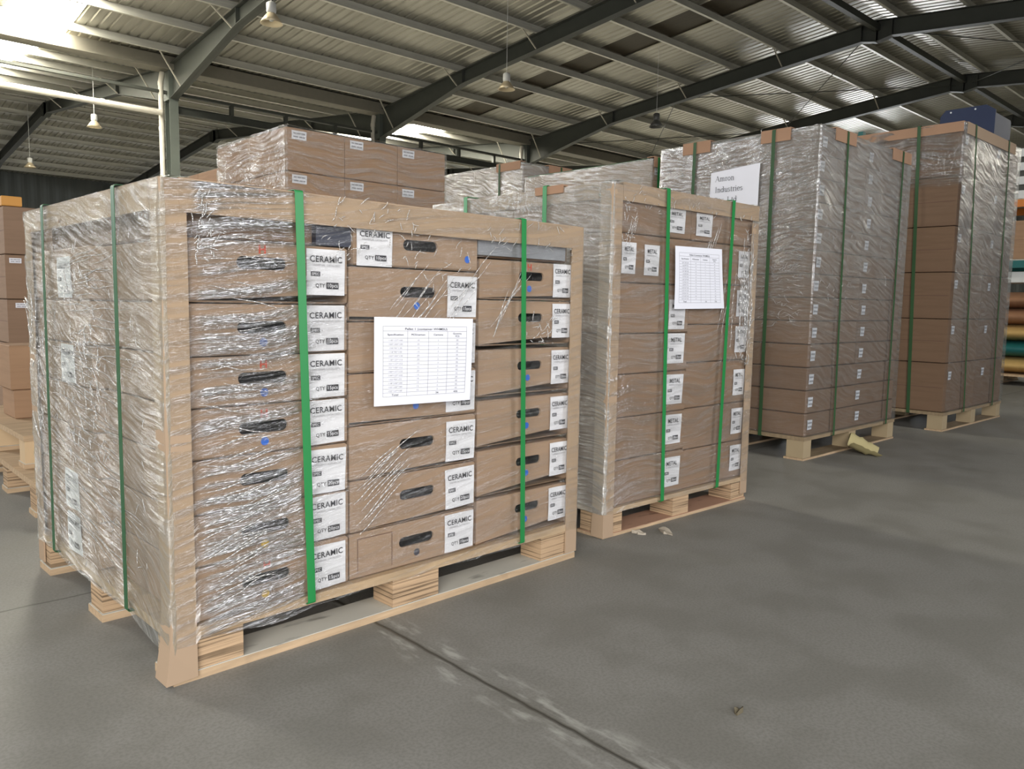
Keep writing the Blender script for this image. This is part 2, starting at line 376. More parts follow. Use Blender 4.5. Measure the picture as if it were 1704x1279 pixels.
def place_label(parent, x, z, w, h, face='f', word=None, spec='SPEC', qty='10pcs', off=0.0025, tilt=0.0, small=False, depth=0.0):
    Rt = Matrix.Rotation(tilt, 4, 'Y')
    S = Matrix.Diagonal((w, 1, h, 1)) if not small else Matrix.Diagonal((w, 0.2, h, 1))
    if face == 'f': B = Matrix.Translation((x, -off+depth, z))
    else: B = Matrix.Translation((-off, x+w, z)) @ Matrix.Rotation(-PI/2, 4, 'Z')
    lb = link('shipping_label', ME_LABEL, B @ Rt @ Matrix.Diagonal((w, 0.25, h, 1)), parent)
    me = label_text(word, spec, qty) if word else ME_SMALLTXT
    link('printed_text', me, Matrix.Translation((0, -0.012, 0)) @ Matrix.Diagonal((1, 0.12, 1, 1)), lb)
    return lb
# round sticker and stamped H
_d = MB(); n_ = 20
_d.add([(math.cos(2*PI*i/n_)*0.0095, 0, math.sin(2*PI*i/n_)*0.0095) for i in range(n_)]+[(0, 0, 0)], [(i, (i+1) % n_, n_) for i in range(n_)])
ME_DOT = {}
for k_, m_ in (('blue', M_BLUE), ('yellow', M_YEL), ('grey', M_GREYDOT)): ME_DOT[k_] = _d.mesh(k_+'_dot', m_)
_dd = text_mesh([('Free', 0.008, 0, -0.003, 'CENTER', 0.0)])
ME_H = text_mesh([('H', 0.026, 0, -0.009, 'CENTER', 0.02)]).mesh('red_stamp', M_RED)

# ------------------------------------------------------------------ carton
_bodies = {}
def body_mesh(w, d, h, mat, holes=None):
    """carton box with softened edges, a flap seam, taped top and optional oval hand hole in the front face"""
    key = (round(w, 3), round(d, 3), round(h, 3), mat.name, holes)
    if key in _bodies: return _bodies[key]
    mb = MB(); b = min(0.004, h*0.06)
    x0, x1, y0, y1, z0, z1 = 0, w, 0, d, 0, h
    # chamfered box
    vs = []
    for (z, i) in ((z0, b), (z0+b, 0), (z1-b, 0), (z1, b)):
        vs += [(x0+i+(b if 0 else 0), y0+i, z), (x1-i, y0+i, z), (x1-i, y1-i, z), (x0+i, y1-i, z)]
    fs = [(3, 2, 1, 0), (12, 13, 14, 15)]
    for k in range(3):
        for i in range(4):
            if holes and k == 1 and i == 0: continue
            fs.append((k*4+i, k*4+(i+1) % 4, k*4+4+(i+1) % 4, k*4+4+i))
    mb.add(vs, fs)
    if holes:
        hx, hz, hw, hh = holes; zz0, zz1 = z0+b, z1-b
        n = 24; pts = []
        for i in range(n):
            t = 2*PI*(i+0.5)/n; c, s_ = math.cos(t), math.sin(t)
            px = (hw-hh)*(1 if c > 0 else -1)+hh*c; pts.append((hx+px, hz+hh*s_))
        def outer(px, pz):
            dx, dz = px-hx, pz-hz; k = 1e9
            if dx > 1e-9: k = min(k, (x1-hx)/dx)
            if dx < -1e-9: k = min(k, (x0-hx)/dx)
            if dz > 1e-9: k = min(k, (zz1-hz)/dz)
            if dz < -1e-9: k = min(k, (zz0-hz)/dz)
            return (hx+dx*k, hz+dz*k)
        vo = [outer(*p) for p in pts]; V = [(p[0], 0, p[1]) for p in pts]+[(p[0], 0, p[1]) for p in vo]; F = []
        corners = [(x0, zz0), (x1, zz0), (x1, zz1), (x0, zz1)]
        for i in range(n):
            j = (i+1) % n; a, c = vo[i], vo[j]; f = [i, n+i]
            if abs(a[0]-c[0]) > 1e-6 and abs(a[1]-c[1]) > 1e-6:
                k = min(corners, key=lambda q: abs(q[0]-a[0])+abs(q[1]-a[1])+abs(q[0]-c[0])+abs(q[1]-c[1]) )
                V.append((k[0], 0, k[1])); f.append(len(V)-1)
            f += [n+j, j]; F.append(tuple(f))
        mb.add(V, F)
        dep = 0.006
        V = [(p[0], 0, p[1]) for p in pts]+[(p[0], dep, p[1]) for p in pts]+[(p[0], 0.045, p[1]) for p in pts]
        mb.add(V, [(i, (i+1) % n, n+(i+1) % n, n+i) for i in range(n)])
        mb.add(V, [(n+i, n+(i+1) % n, 2*n+(i+1) % n, 2*n+i) for i in range(n)]+[tuple(range(2*n, 3*n))], 1)
    # crease lines near front vertical edges and flap lines on the left face
    mb.box(-0.0006, d*0.02, h*0.5-0.0012, 0.0002, d*0.98, h*0.5+0.0012, 2) if h > 0.2 else None
    _bodies[key] = mb.mesh('carton_body', [mat, M_HOLE, M_LINE]); return _bodies[key]
def carton(Fm, x, y, z, w, d, h, mat, label, group, holes=None, jit=0.002, cat='carton', name='carton', tilt=0.0):
    e = bpy.data.objects.new(name, None); C.objects.link(e); e.empty_display_size = 0.05
    e.matrix_world = Fm @ T(x+rnd.uniform(-jit, jit)*0.5, y+rnd.uniform(0, jit), z, rnd.uniform(-1, 1)*jit*1.2) @ Matrix.Rotation(tilt, 4, 'Y')
    tag(e, label, cat, group)
    link('carton_body', body_mesh(w, d, h, mat, holes), I4, e)
    return e

# ------------------------------------------------------------------ pallet
def pallet(Fm, w, d, top, label, name='wooden_pallet', bx=0.15, by=0.09, plate=0.022, base=0.02, mblk=None, mdeck=None, rows=3, mbase=None, inset=0.0, group=None, boards=False):
    mblk = mblk or M_PLY; mdeck = mdeck or M_WOOD; mbase = mbase or M_DECKG
    e = bpy.data.objects.new(name, None); C.objects.link(e); e.matrix_world = Fm; tag(e, label, 'pallet', group)
    dk = MB()
    if boards:
        nb = 7; bw = (w+0.04)/nb*0.8
        for i in range(nb):
            x = i*(w-bw)/(nb-1); dk.box(x, 0, top-plate, x+bw, d, top)
    else: dk.box(0, 0, top-plate, w, d, top)
    link('deck', dk.mesh('deck', mdeck), I4, e)
    for j in range(3):
        y0 = [0.0+inset, d/2-by/2, d-by-inset][j]
        if base > 0:
            link('bottom_board', MB().box(0, y0-0.005 if j else 0, 0, w, y0+by+0.012, base-0.002).box(0.001, y0-0.004 if j else 0.001, base-0.002, w-0.001, y0+by+0.011, base, 1).mesh('bottom_board', [M_WOOD, mbase]), I4, e)
        for i in range(3):
            x0 = [0.0, w/2-bx/2, w-bx][i]+(0.004, 0, -0.004)[i]
            link('block', MB().box(x0, y0+0.004, base, x0+bx, y0+by, top-plate).mesh('block', mblk), I4, e)
    return e
def guard_v(Fm, x, y, sx, sy, z0, z1, label, wd=0.05, flare=0.0):
    """L-profile board; corner at (x,y), flanges going sx along X and sy along Y"""
    t = 0.0045; mb = MB(); n = 14; vs = []; fs = []
    for k in range(n+1):
        z = z0+(z1-z0)*k/n; f = flare*max(0, 1-(z-z0)/0.16)**2; wob = 0.0012*math.sin(z*9)
        o = f
        prof = [(sx*wd, -sy*(t*0+o*0.2)), (0-sx*o, -sy*o*0.6), (-sx*o, sy*wd), (sx*t-sx*o, sy*wd), (sx*t, sy*t), (sx*wd, sy*t)]
        vs += [(x+p[0]+wob, y+p[1]+wob, z) for p in prof]
    for k in range(n):
        for i in range(6): fs.append((k*6+i, k*6+(i+1) % 6, k*6+6+(i+1) % 6, k*6+6+i))
    fs += [tuple(range(6))[::-1], tuple(n*6+i for i in range(6))]
    mb.add(vs, fs)
    o = link('edge_protector', mb.mesh('edge_protector', M_GUARD), Fm); return tag(o, label, 'edge protector')
def guard_h(Fm, axis, a0, a1, off, z1, label, wd=0.055, out=-1, mat=None, name='edge_protector'):
    """horizontal L board on a top edge. axis 'x': runs along x at y=off. out=-1: outside towards negative"""
    t = 0.0045; i = -out
    poly = [(off, z1-wd), (off, z1+t), (off+i*wd, z1+t), (off+i*wd, z1), (off+i*t, z1), (off+i*t, z1-wd)]
    mb = MB().prism(poly, axis, a0, a1)
    o = link(name, mb.mesh(name, mat or M_GUARD), Fm); return tag(o, label, 'edge protector')
def strap(Fm, plane, s0, s1, lo, hi, z0, z1, label, wd=0.019, off=0.006, mat=None):
    z1 = z1-off+0.003
    """closed band. plane 'y': loop lies in the YZ plane at x from s1 (top) to s0 (bottom); lo/hi y-range"""
    t = 0.0012; mb = MB(); r = 0.006
    def ring(o):
        a, b, c, d_ = lo-o, hi+o, z0-o, z1+o; n = 4; pts = []
        for (cx, cz, st) in ((a+r, c+r, PI), (b-r, c+r, 1.5*PI), (b-r, d_-r, 0), (a+r, d_-r, 0.5*PI)):
            for k in range(n+1):
                q = st+0.5*PI*k/n; pts.append((cx+r*math.cos(q), cz+r*math.sin(q)))
        return pts
    A, B = ring(off), ring(off+t); n = len(A); vs = []
    def pt(p, e):
        s_ = s0+(s1-s0)*(p[1]-z0)/(z1-z0)+e
        return (s_, p[0], p[1]) if plane == 'y' else (p[0], s_, p[1])
    for R in (A, B):
        for e in (-wd/2, wd/2): vs += [pt(p, e) for p in R]
    fs = []
    for i in range(n):
        j = (i+1) % n
        fs += [(i, j, n+j, n+i), (2*n+i, 3*n+i, 3*n+j, 2*n+j), (i, 2*n+i, 2*n+j, j), (n+i, n+j, 3*n+j, 3*n+i)]
    mb.add(vs, fs); o = link('strap', mb.mesh('strap', mat or M_GREEN), Fm); return tag(o, label, 'strap')
def wrap(Fm, w, d, z0, z1, mats, label, off=0.005, seed=0, rim=0.06, amp=0.004, step=0.016, lowfun=None, topfun=None):
    """stretch film around the load: four sides with rounded corners and a rim folded over the top. mats: front,right,back,left"""
    r = 0.012; P = []
    def seg(x0, y0, x1, y1, f):
        n = max(2, int(math.hypot(x1-x0, y1-y0)/step))
        for k in range(n): P.append((x0+(x1-x0)*k/n, y0+(y1-y0)*k/n, f))
    a, b, c, e = -off, w+off, -off, d+off
    seg(a+r, c, b-r, c, 0)
    for k in range(4): q = -PI/2+PI/2*k/4; P.append((b-r+r*math.cos(q), c+r+r*math.sin(q), 1))
    seg(b, c+r, b, e-r, 1)
    for k in range(4): q = PI/2*k/4; P.append((b-r+r*math.cos(q), e-r+r*math.sin(q), 2))
    seg(b-r, e, a+r, e, 2)
    for k in range(4): q = PI/2+PI/2*k/4; P.append((a+r+r*math.cos(q), e-r+r*math.sin(q), 3))
    seg(a, e-r, a, c+r, 3)
    for k in range(4): q = PI+PI/2*k/4; P.append((a+r+r*math.cos(q), c+r+r*math.sin(q), 3))
    n = len(P); nz = int((z1-z0)/step); vs = []; fs = []; mi = []; uvs = []
    S = [0]
    for i in range(1, n+1): S.append(S[-1]+math.hypot(P[i % n][0]-P[i-1][0], P[i % n][1]-P[i-1][1]))
    cx, cyy = w/2, d/2
    rows = nz+1+3
    for k in range(rows):
        for i in range(n):
            x, y, f = P[i]; t = min(1, k/nz)
            lo = z0+(lowfun(x, y, f) if lowfun else 0); hi = z1+(topfun(x, y, f) if topfun else 0)
            z = lo+(hi-lo)*t
            nx, ny = ((0, -1), (1, 0), (0, 1), (-1, 0))[f]
            if k <= nz:
                q = amp*(noise.noise(Vector((x*4+seed, y*4, z*26)))+0.5*noise.noise(Vector((x*14, y*14+seed, z*60))))
                q = max(q, -0.0025); x += nx*q; y += ny*q
                z += 0.006*noise.noise(Vector((x*9, y*9, seed+3.1))) if k in (0,) else 0
            else:
                g = (k-nz)/3*rim; z = hi+0.005+0.004*noise.noise(Vector((x*12, y*12, k+seed)))
                x += (-nx)*g; y += (-ny)*g
                x = min(max(x, -off), w+off); y = min(max(y, -off), d+off)
            vs.append((x, y, z))
    for k in range(rows-1):
        for i in range(n):
            j = (i+1) % n; fs.append((k*n+i, k*n+j, (k+1)*n+j, (k+1)*n+i)); mi.append(P[i][2])
            zz = [min(kk, nz)/nz*(z1-z0)+z0+(max(0, kk-nz))/3*rim for kk in (k, k, k+1, k+1)]
            uvs.append([(S[i], zz[0]), (S[i+1], zz[1]), (S[i+1], zz[2]), (S[i], zz[3])])
    me = bpy.data.meshes.new('stretch_wrap'); me.from_pydata(vs, [], fs)
    for m in mats: me.materials.append(m)
    ul = me.uv_layers.new(name='UVMap')
    for p in me.polygons:
        p.material_index = mi[p.index]; p.use_smooth = True
        for q, li in enumerate(p.loop_indices): ul.data[li].uv = uvs[p.index][q]
    o = link('stretch_wrap', me, Fm); return tag(o, label, 'stretch wrap')
def frame(x, y, a): return T(x, y, 0, a)

# ================================================================== BUILDING
X0, XS, Y_V, Y_R, Z_V, Z_R = 6.893, 5.6555, 19.0, 7.8, 6.25, 7.35
XA, XB = -3.6, 47.0; Y_B, Y_R2, Y_F = -3.4, 30.2, 41.4
SL = (Z_R-Z_V)/(Y_V-Y_R)
def roof_z(y):
    if y > Y_V: return Z_V+SL*(y-Y_V) if y < Y_R2 else Z_R-SL*(y-Y_R2)
    return Z_R-SL*(y-Y_R) if y > Y_R else (Z_R-SL*(Y_R-y) if y > Y_B else Z_V)
mb = MB(); mb.add([(XA-3, -9, 0), (XB, -9, 0), (XB, Y_F, 0), (XA-3, Y_F, 0)], [(0, 1, 2, 3)])
struct('floor', mb, M_FLOOR)
# ribbed roof sheets; strips left out for the translucent panels
SKY_S = [(3.55, 4.62, Y_V-6.4, Y_V), (3.55, 4.62, Y_V, 27.0), (15.3, 16.5, Y_V+0.3, 25.5), (-2.9, -2.1, 11.5, 14.5),  # last strip here is added out of view for glints on the left film
         (26.6, 27.7, Y_V, Y_R2), (26.6, 27.7, -2.0, 4.0), (37.9, 39, Y_V, Y_R2)]  # strip on the right slope is added, unseen, to brighten the roof
BROWN = [(14.7, 15.45, Y_R, Y_V)]
def sheet(name, ya, yb):
    mb = MB(); x = XA; pr = []
    while x < XB: pr += [(x, 0), (x+0.11, 0), (x+0.13, 0.026), (x+0.16, 0.026), (x+0.18, 0)]; x += 0.20
    segs = sorted({ya, yb, *[v for s_ in SKY_S+BROWN for v in s_[2:] if ya < v < yb]})
    for y0, y1 in zip(segs, segs[1:]):
        ym = (y0+y1)/2; run = []
        def flush():
            if len(run) > 1:
                vs = []
                for (px, pz) in run: vs += [(px, y0, roof_z(y0+1e-4 if y0 == ya else y0)+pz), (px, y1, roof_z(y1-1e-4)+pz)]
                mb.add(vs, [(2*i, 2*i+2, 2*i+3, 2*i+1) for i in range(len(run)-1)])
            run.clear()
        for (px, pz) in pr:
            if any(s_[0] < px < s_[1] and s_[2] <= ym <= s_[3] for s_ in SKY_S+BROWN):
                flush()
            else: run.append((px, pz))
        flush()
    return struct(name, mb, M_ROOF)
sheet('ceiling', Y_R, Y_V); sheet('ceiling', Y_B, Y_R); sheet('ceiling', Y_V, Y_R2); sheet('ceiling', Y_R2, Y_F)
mb = MB().box(XA, -9, Z_V, XB, Y_B, Z_V+0.03); struct('ceiling', mb, M_ROOF)
k = 1
for lst, m_ in ((SKY_S, M_SKYL), (BROWN, M_BROWNP)):
    for (a, b, y0, y1) in lst:
        mb = MB(); mb.add([(a-0.2, y0-0.04, roof_z(y0+1e-3)+0.03), (b+0.2, y0-0.04, roof_z(y0+1e-3)+0.03), (b+0.2, y1+0.04, roof_z(y1-1e-3)+0.03), (a-0.2, y1+0.04, roof_z(y1-1e-3)+0.03)], [(0, 3, 2, 1)])
        struct('window_%d' % k, mb, m_); k += 1
# purlins: Z sections along X
def zsec(y, z, h=0.17, fl=0.06, t=0.006, sgn=1):
    return [(y, z), (y+sgn*fl, z), (y+sgn*fl, z-t), (y+sgn*t, z-t), (y+sgn*t, z-h+t), (y+sgn*t, z-h), (y-sgn*fl, z-h), (y-sgn*fl, z-h+t), (y, z-h+t)]
pur = MB().prism([(p[0], p[1]) for p in zsec(0, 0)], 'x', XA, XB).mesh('purlin', M_GALV)
for ys in ([Y_V-0.75-1.37*i for i in range(8)], [Y_R-0.45-1.37*i for i in range(8)], [Y_V+0.9+1.37*i for i in range(8)], [Y_R2+0.45+1.37*i for i in range(8)]):
    for y in ys: tag(link('purlin', pur, Matrix.Translation((0, y, roof_z(y)-0.004))), kind='structure')
# portal frames
DR = 0.18
def rafter_poly(ya, yb, lowend):   # I web polygon, ya column end, yb ridge end
    s = 1 if yb > ya else -1
    L_ = abs(yb-ya)
    top = lambda t: roof_z(ya+s*(t*L_ if t > 0 else 1e-3) if t < 1 else yb-s*1e-3)-DR
    st = [(0, 0.78), (0.33, 0.33), (0.97, 0.36), (1.0, 0.46)]
    return [(ya+s*t*L_, top(t), top(t)-dp) for t, dp in st]
def frame_mesh():
    mb = MB()
    for ya, yb in ((Y_V, Y_R), (Y_B, Y_R), (Y_V, Y_R2), (Y_F, Y_R2)):
        P = rafter_poly(ya, yb, 0)
        for (y0, t0, b0), (y1, t1, b1) in zip(P, P[1:]):
            for (x0, x1, f) in ((-0.005, 0.005, 'w'), (-0.09, 0.09, 't'), (-0.09, 0.09, 'b')):
                if f == 'w': q = [(y0, b0), (y1, b1), (y1, t1), (y0, t0)]
                elif f == 't': q = [(y0, t0-0.012), (y1, t1-0.012), (y1, t1), (y0, t0)]
                else: q = [(y0, b0), (y1, b1), (y1, b1+0.012), (y0, b0+0.012)]
                mb.prism(q, 'x', x0, x1)
        for (y0, t0, b0) in P[1:]: mb.prism([(y0-0.008, b0), (y0+0.008, b0), (y0+0.008, t0), (y0-0.008, t0)], 'x', -0.09, 0.09)
    return mb.mesh('rafter', M_STEEL)
ME_FR = frame_mesh()
mbb = []
for ys in ([Y_V-0.75-1.37*i for i in (1, 3, 5, 7)], [Y_V+0.9+1.37*i for i in (1, 3, 5, 7)]):
    for y in ys:
        for sx in (-1,):
            mbb.append(MB().box(0, -0.02, 0, 0.004, 0.02, 1).mesh('fly_brace', M_BRACE) if not mbb else mbb[0])
def rbot(y):
    ya, yb = (Y_V, Y_R) if y < Y_V else (Y_V, Y_R2)
    t = abs(y-ya)/abs(yb-ya); dp = 0.78+(0.33-0.78)*min(1, t/0.33) if t < 0.33 else 0.34
    return roof_z(y)-DR-dp
ME_BR = MB().tube((0, 0, 0), (0, 0, 1), 0.017, 4).mesh('fly_brace', M_BRACE)
for kx in range(-2, 8):
    X = X0+XS*kx
    fr = tag(link('rafter', ME_FR, Matrix.Translation((X, 0, 0))), kind='structure')
    for y in [Y_V-0.75-1.37*i for i in (0, 2, 4, 6)]+[Y_V+0.9+1.37*i for i in (0, 2, 4, 6)]:
        a = Vector((-0.5, y, roof_z(y)-0.16)); b = Vector((-0.06, y, rbot(y)+0.02)); d_ = b-a
        mm = Matrix.Translation(a) @ d_.to_track_quat('Z', 'Y').to_matrix().to_4x4() @ Matrix.Diagonal((1, 1, d_.length, 1))
        link('fly_brace', ME_BR, mm, fr)
# columns in the valley with end plates, down pipes
mb = MB(); mb.box(-0.10, -0.15, 0, 0.10, -0.138, 5.42); mb.box(-0.10, 0.138, 0, 0.10, 0.15, 5.42); mb.box(-0.004, -0.14, 0, 0.004, 0.14, 5.42)
mb.box(-0.13, -0.2, 0, 0.13, 0.2, 0.02); mb.box(-0.11, -0.16, 5.3, 0.11, 0.16, 6.08)
ME_COL = mb.mesh('column', M_STEELC)
mp = MB(); mp.tube((0, 0, 0), (0, 0, 5.70), 0.055, 12); mp.tube((0, 0, 5.66), (0.05, 0.02, 5.9), 0.06, 12)
for z in (1.4, 3.2, 4.6, 5.6): mp.tube((0, 0, z), (0, 0, z+0.09), 0.063, 12)
ME_PIPE = mp.mesh('down_pipe', M_PIPE)
near = ['left', 'middle', 'right']
for kx in range(-2, 8):
    X = X0+XS*kx
    for yy in (Y_V, Y_F-0.2, Y_B): tag(link('column', ME_COL, Matrix.Translation((X, yy, 0))), kind='structure')
    if kx in (0, 1, 2, 3, 4):
        o = link('down_pipe', ME_PIPE, Matrix.Translation((X-0.24, Y_V-0.02, 0)))
        lab = {0: 'white rain down pipe on the leftmost steel column', 1: 'white rain down pipe beside middle column, above the far brown cartons', 2: 'white rain down pipe on the column above the wrapped load in the back',
               3: 'white rain down pipe on the fourth steel column, deep in the hall', 4: 'white rain down pipe on the farthest steel column'}[kx]
        tag(o, lab, 'drain pipe')
mb = MB().prism([(Y_V-0.22, Z_V-0.02), (Y_V-0.22, Z_V-0.3), (Y_V+0.22, Z_V-0.3), (Y_V+0.22, Z_V-0.02), (Y_V+0.215, Z_V-0.02), (Y_V+0.215, Z_V-0.295), (Y_V-0.215, Z_V-0.295), (Y_V-0.215, Z_V-0.02)], 'x', XA, XB)
struct('trim_1', mb, simple('gutter_steel', (0.20, 0.185, 0.15), 0.6))
mb = MB(); mb.box(XA, Y_V-0.05, 5.44, XB, Y_V+0.05, 5.5); mb.box(X0, Y_V-0.06, 5.03, XB, Y_V+0.06, 5.045); mb.box(X0, Y_V-0.06, 5.195, XB, Y_V+0.06, 5.21); mb.box(X0, Y_V-0.004, 5.04, XB, Y_V+0.004, 5.2)
x = X0
while x < XB: mb.box(x-0.04, Y_V-0.05, 5.2, x+0.04, Y_V+0.05, 5.45); x += XS/4
struct('trim_2', mb, M_STEEL)
mb = MB().tube((XA, Y_V-0.12, 5.02), (6.62, Y_V-0.12, 4.98), 0.065, 12); mb.tube((5.35, Y_V-0.12, 4.99), (5.42, Y_V-0.12, 4.99), 0.072, 12)
tag(link('horizontal_pipe', mb.mesh('horizontal_pipe', M_PIPE)), 'white horizontal pipe running below the roof gutter to the left column', 'pipe')
# ridge beam, cross bracing rods
mb = MB().box(XA, Y_R-0.06, Z_R-0.40, XB, Y_R+0.06, Z_R-0.26); struct('trim_3', mb, M_STEEL)
mb = MB()
for kx in (2, 4):
    xa, xb = X0+XS*kx, X0+XS*(kx+1)
    for ya, yb in ((Y_V-0.5, Y_V-5.9), (Y_V-5.9, Y_R+0.2), (Y_R-0.2, 2.4)):
        za, zb = roof_z(ya)-0.4, roof_z(yb)-0.4
        mb.tube((xa, ya, za), (xb, yb, zb), 0.012, 5); mb.tube((xa, yb, zb), (xb, ya, za), 0.012, 5)
struct('trim_4', mb, M_STEEL)
# walls
def ribwall(name, pts, z1=6.3):
    (xa, ya), (xb, yb) = pts; n = int(math.hypot(xb-xa, yb-ya)/0.25); mb = MB(); vs = []
    dx, dy = (xb-xa)/n, (yb-ya)/n; l = math.hypot(dx, dy); nx, ny = dy/l*0.03, -dx/l*0.03
    for i in range(n*2+1):
        o = 1 if i % 4 in (1, 2) else 0; px, py = xa+dx*i/2, ya+dy*i/2
        vs += [(px+nx*o, py+ny*o, 0), (px+nx*o, py+ny*o, z1)]
    mb.add(vs, [(2*i, 2*i+2, 2*i+3, 2*i+1) for i in range(n*2)]); return struct(name, mb, M_WALL)
ribwall('wall_left', ((XA, Y_F), (XB, Y_F)), 6.4)
ribwall('wall_far', ((XB, -9), (XB, Y_F)), 7.5)
ribwall('wall_right', ((5.9, -6.1), (XB, -6.1)), 6.4)
ribwall('wall_near', ((-3.2, 2.6), (-3.2, Y_F)), 7.5)
# high-bay lamps
def lamp(x, y, z, lab, refl=None):
    e = bpy.data.objects.new('high_bay_lamp', None); C.objects.link(e); e.location = (x, y, z); tag(e, lab, 'lamp', None)
    link('lamp_shade', MB().lathe([(0.055, 0.02), (0.075, 0.0), (0.12, -0.06), (0.17, -0.13), (0.175, -0.13), (0.125, -0.055), (0.08, 0.006), (0.055, 0.03)]).mesh('lamp_shade', refl or M_LAMPS, True), I4, e)
    link('lamp_housing', MB().lathe([(0.0, 0.19), (0.05, 0.19), (0.075, 0.17), (0.075, 0.05), (0.06, 0.02), (0.0, 0.02)]).mesh('lamp_housing', M_LAMPW if not refl else M_SHADEG, True), I4, e)
    link('bulb', MB().lathe([(0.0, 0.02), (0.03, 0.0), (0.045, -0.05), (0.03, -0.09), (0.0, -0.1)], 12).mesh('bulb', M_WHITE, True), I4, e)
    top = roof_z(y)-0.02-z
    link('hanging_cord', MB().tube((0, 0, 0.18), (0, 0, top), 0.006, 6).mesh('hanging_cord', M_LAMPW), I4, e)
lamp(5.87, 11.9, 5.2, 'large hanging bay lamp nearest the camera at the top left')
lamp(6.13, 22.2, 5.2, 'small hanging bay lamp left of the leftmost column')
lamp(6.45, 30.7, 5.2, 'farthest hanging bay lamp above the boxes at the left edge')
lamp(10.94, 12.02, 5.2, 'hanging bay lamp in the middle between the second and third rafters')
lamp(15.63, 11.83, 5.2, 'dark hanging bay lamp left of the tall wrapped load with the paper sign', M_SHADEG)

# ================================================================== PALLET LOAD 1 (nearest, ceramic)
F1 = frame(0.555, 1.603, 0.028); W1, D1, H1 = 1.262, 0.99, 1.03
pallet(F1, W1, D1, 0.115, 'plywood block pallet with grey bottom boards under the nearest ceramic cartons')
rowsA = [0.117, 0.236, 0.348, 0.464, 0.573, 0.681, 0.792, 0.925]
infoA = ['yH', 'y', '', 'bH', 'bH', 'b', 'H']
qA = ['15pcs', '20pcs', '20pcs', '15pcs', '15pcs', '10pcs', '10pcs']
for i in range(7):
    z0, z1 = rowsA[i], rowsA[i+1]; h = z1-z0-0.003; hz = h*0.52+(0.002 if i < 6 else 0)
    if i == 6: hz = 0.085
    c = carton(F1, 0.045, 0.010, z0+0.001, 0.382, 0.475, h, M_CARD, 'ceramic carton, left front column of nearest load, '+rowname(i, 7), 'ceramic cartons in the left front column', (0.170, hz, 0.058, 0.0135))
    place_label(c, 0.274, 0.003 if i < 6 else 0.02, 0.100, min(0.104, h-0.004), 'f', 'CERAMIC', 'SPEC', qA[i], tilt=rnd.uniform(-0.02, 0.02))
    inf = infoA[i]
    if 'b' in inf: link('round_sticker', ME_DOT['blue'], T(0.171, -0.0015, hz-0.032), c)
    if 'y' in inf: link('round_sticker', ME_DOT['yellow'], T(0.166, -0.0015, hz-0.036), c)
    if 'H' in inf: link('red_stamp', ME_H, T(0.170, -0.0015, hz+0.030), c)
    c2 = carton(F1, 0.012, 0.492, z0+0.001, 0.40, 0.485, h, M_CARD, 'carton at the left rear of nearest load, '+rowname(i, 7), 'ceramic cartons on the left side of the nearest load')
    if i in (0, 1, 4, 6): place_label(c2, 0.125, 0.004, 0.115, min(0.104, h-0.006), 'l', 'CERAMIC', 'SPEC', qA[i])
rowsB = [0.117, 0.234, 0.365, 0.499, 0.627, 0.752, 0.884]
infoB = ['g', '', '', 'b', '', 'b']
for i in range(6):
    z0, z1 = rowsB[i], rowsB[i+1]; h = z1-z0-0.003; hz = h*0.56
    c = carton(F1, 0.434, 0.012, z0+0.001, 0.405, 0.475, h, M_CARD, 'ceramic carton, middle front column of nearest load, '+rowname(i, 7), 'ceramic cartons in the middle front column', (0.206, hz, 0.057, 0.0135))
    place_label(c, 0.298, 0.010 if i else 0.006, 0.103, min(0.108, h-0.010), 'f', 'CERAMIC', 'SPEC', ('10pcs', '20pcs', '15pcs')[i % 3], tilt=rnd.uniform(-0.03, 0.02))
    if 'b' in infoB[i]: link('round_sticker', ME_DOT['blue'], T(0.200, -0.0015, hz-0.034), c)
    if 'g' in infoB[i]:
        link('round_sticker', ME_DOT['grey'], T(0.205, -0.0015, hz-0.034), c)
        lb = MB()
        for (a, b_, cc, dd) in ((0.022, 0.012, 0.0235, 0.100), (0.125, 0.012, 0.1265, 0.100), (0.022, 0.0985, 0.1265, 0.100)): flat(lb, a, b_, cc, dd)
        link('printed_outline', lb.mesh('printed_outline', M_LINE), T(0, -0.001, 0), c)
c = carton(F1, 0.447, 0.012, 0.886, 0.392, 0.475, 0.100, M_CARD, 'upside-down topmost ceramic carton in the middle column, label at its left end', 'ceramic cartons in the middle front column', (0.20, 0.056, 0.055, 0.0135))
place_label(c, 0.006, -0.001, 0.103, 0.096, 'f', 'CERAMIC', 'SPEC', '10pcs'); link('round_sticker', ME_DOT['blue'], T(0.356, -0.0015, 0.030), c)
rowsC = [0.117, 0.256, 0.398, 0.540, 0.682, 0.812, 0.925]
infoC = ['b', 'b', 'b', 'b', '', 'bH']
for i in range(6):
    z0, z1 = rowsC[i], rowsC[i+1]; g = 0.012 if i not in (4, 5) else 0.004; h = z1-z0-g; hz = h*0.62
    c = carton(F1, 0.853, 0.016, z0+0.001, 0.378, 0.475, h, M_CARD, 'ceramic carton, right front column of nearest load, '+rowname(i, 6), 'ceramic cartons in the right front column', (0.205, hz, 0.052, 0.0125))
    place_label(c, 0.294, h*0.5-0.045, 0.082, 0.102 if h > 0.11 else h-0.01, 'f', 'CERAMIC', 'SPEC', '20pcs')
    if 'b' in infoC[i]: link('round_sticker', ME_DOT['blue'], T(0.195, -0.0015, hz-0.036), c)
    if 'H' in infoC[i]: link('red_stamp', ME_H, T(0.195, -0.0015, hz+0.026), c)
    # flat spacer sheet shows in the dark gap on top of each carton
c = carton(F1, 0.853, 0.03, 0.927, 0.37, 0.44, 0.095, M_CARD2, 'folded flat carton on top of the right column of the nearest load', None)
c = carton(F1, 0.05, 0.035, 0.927, 0.30, 0.90, 0.095, M_CARD2, 'shallow carton on top of the left column behind the edge board', None)
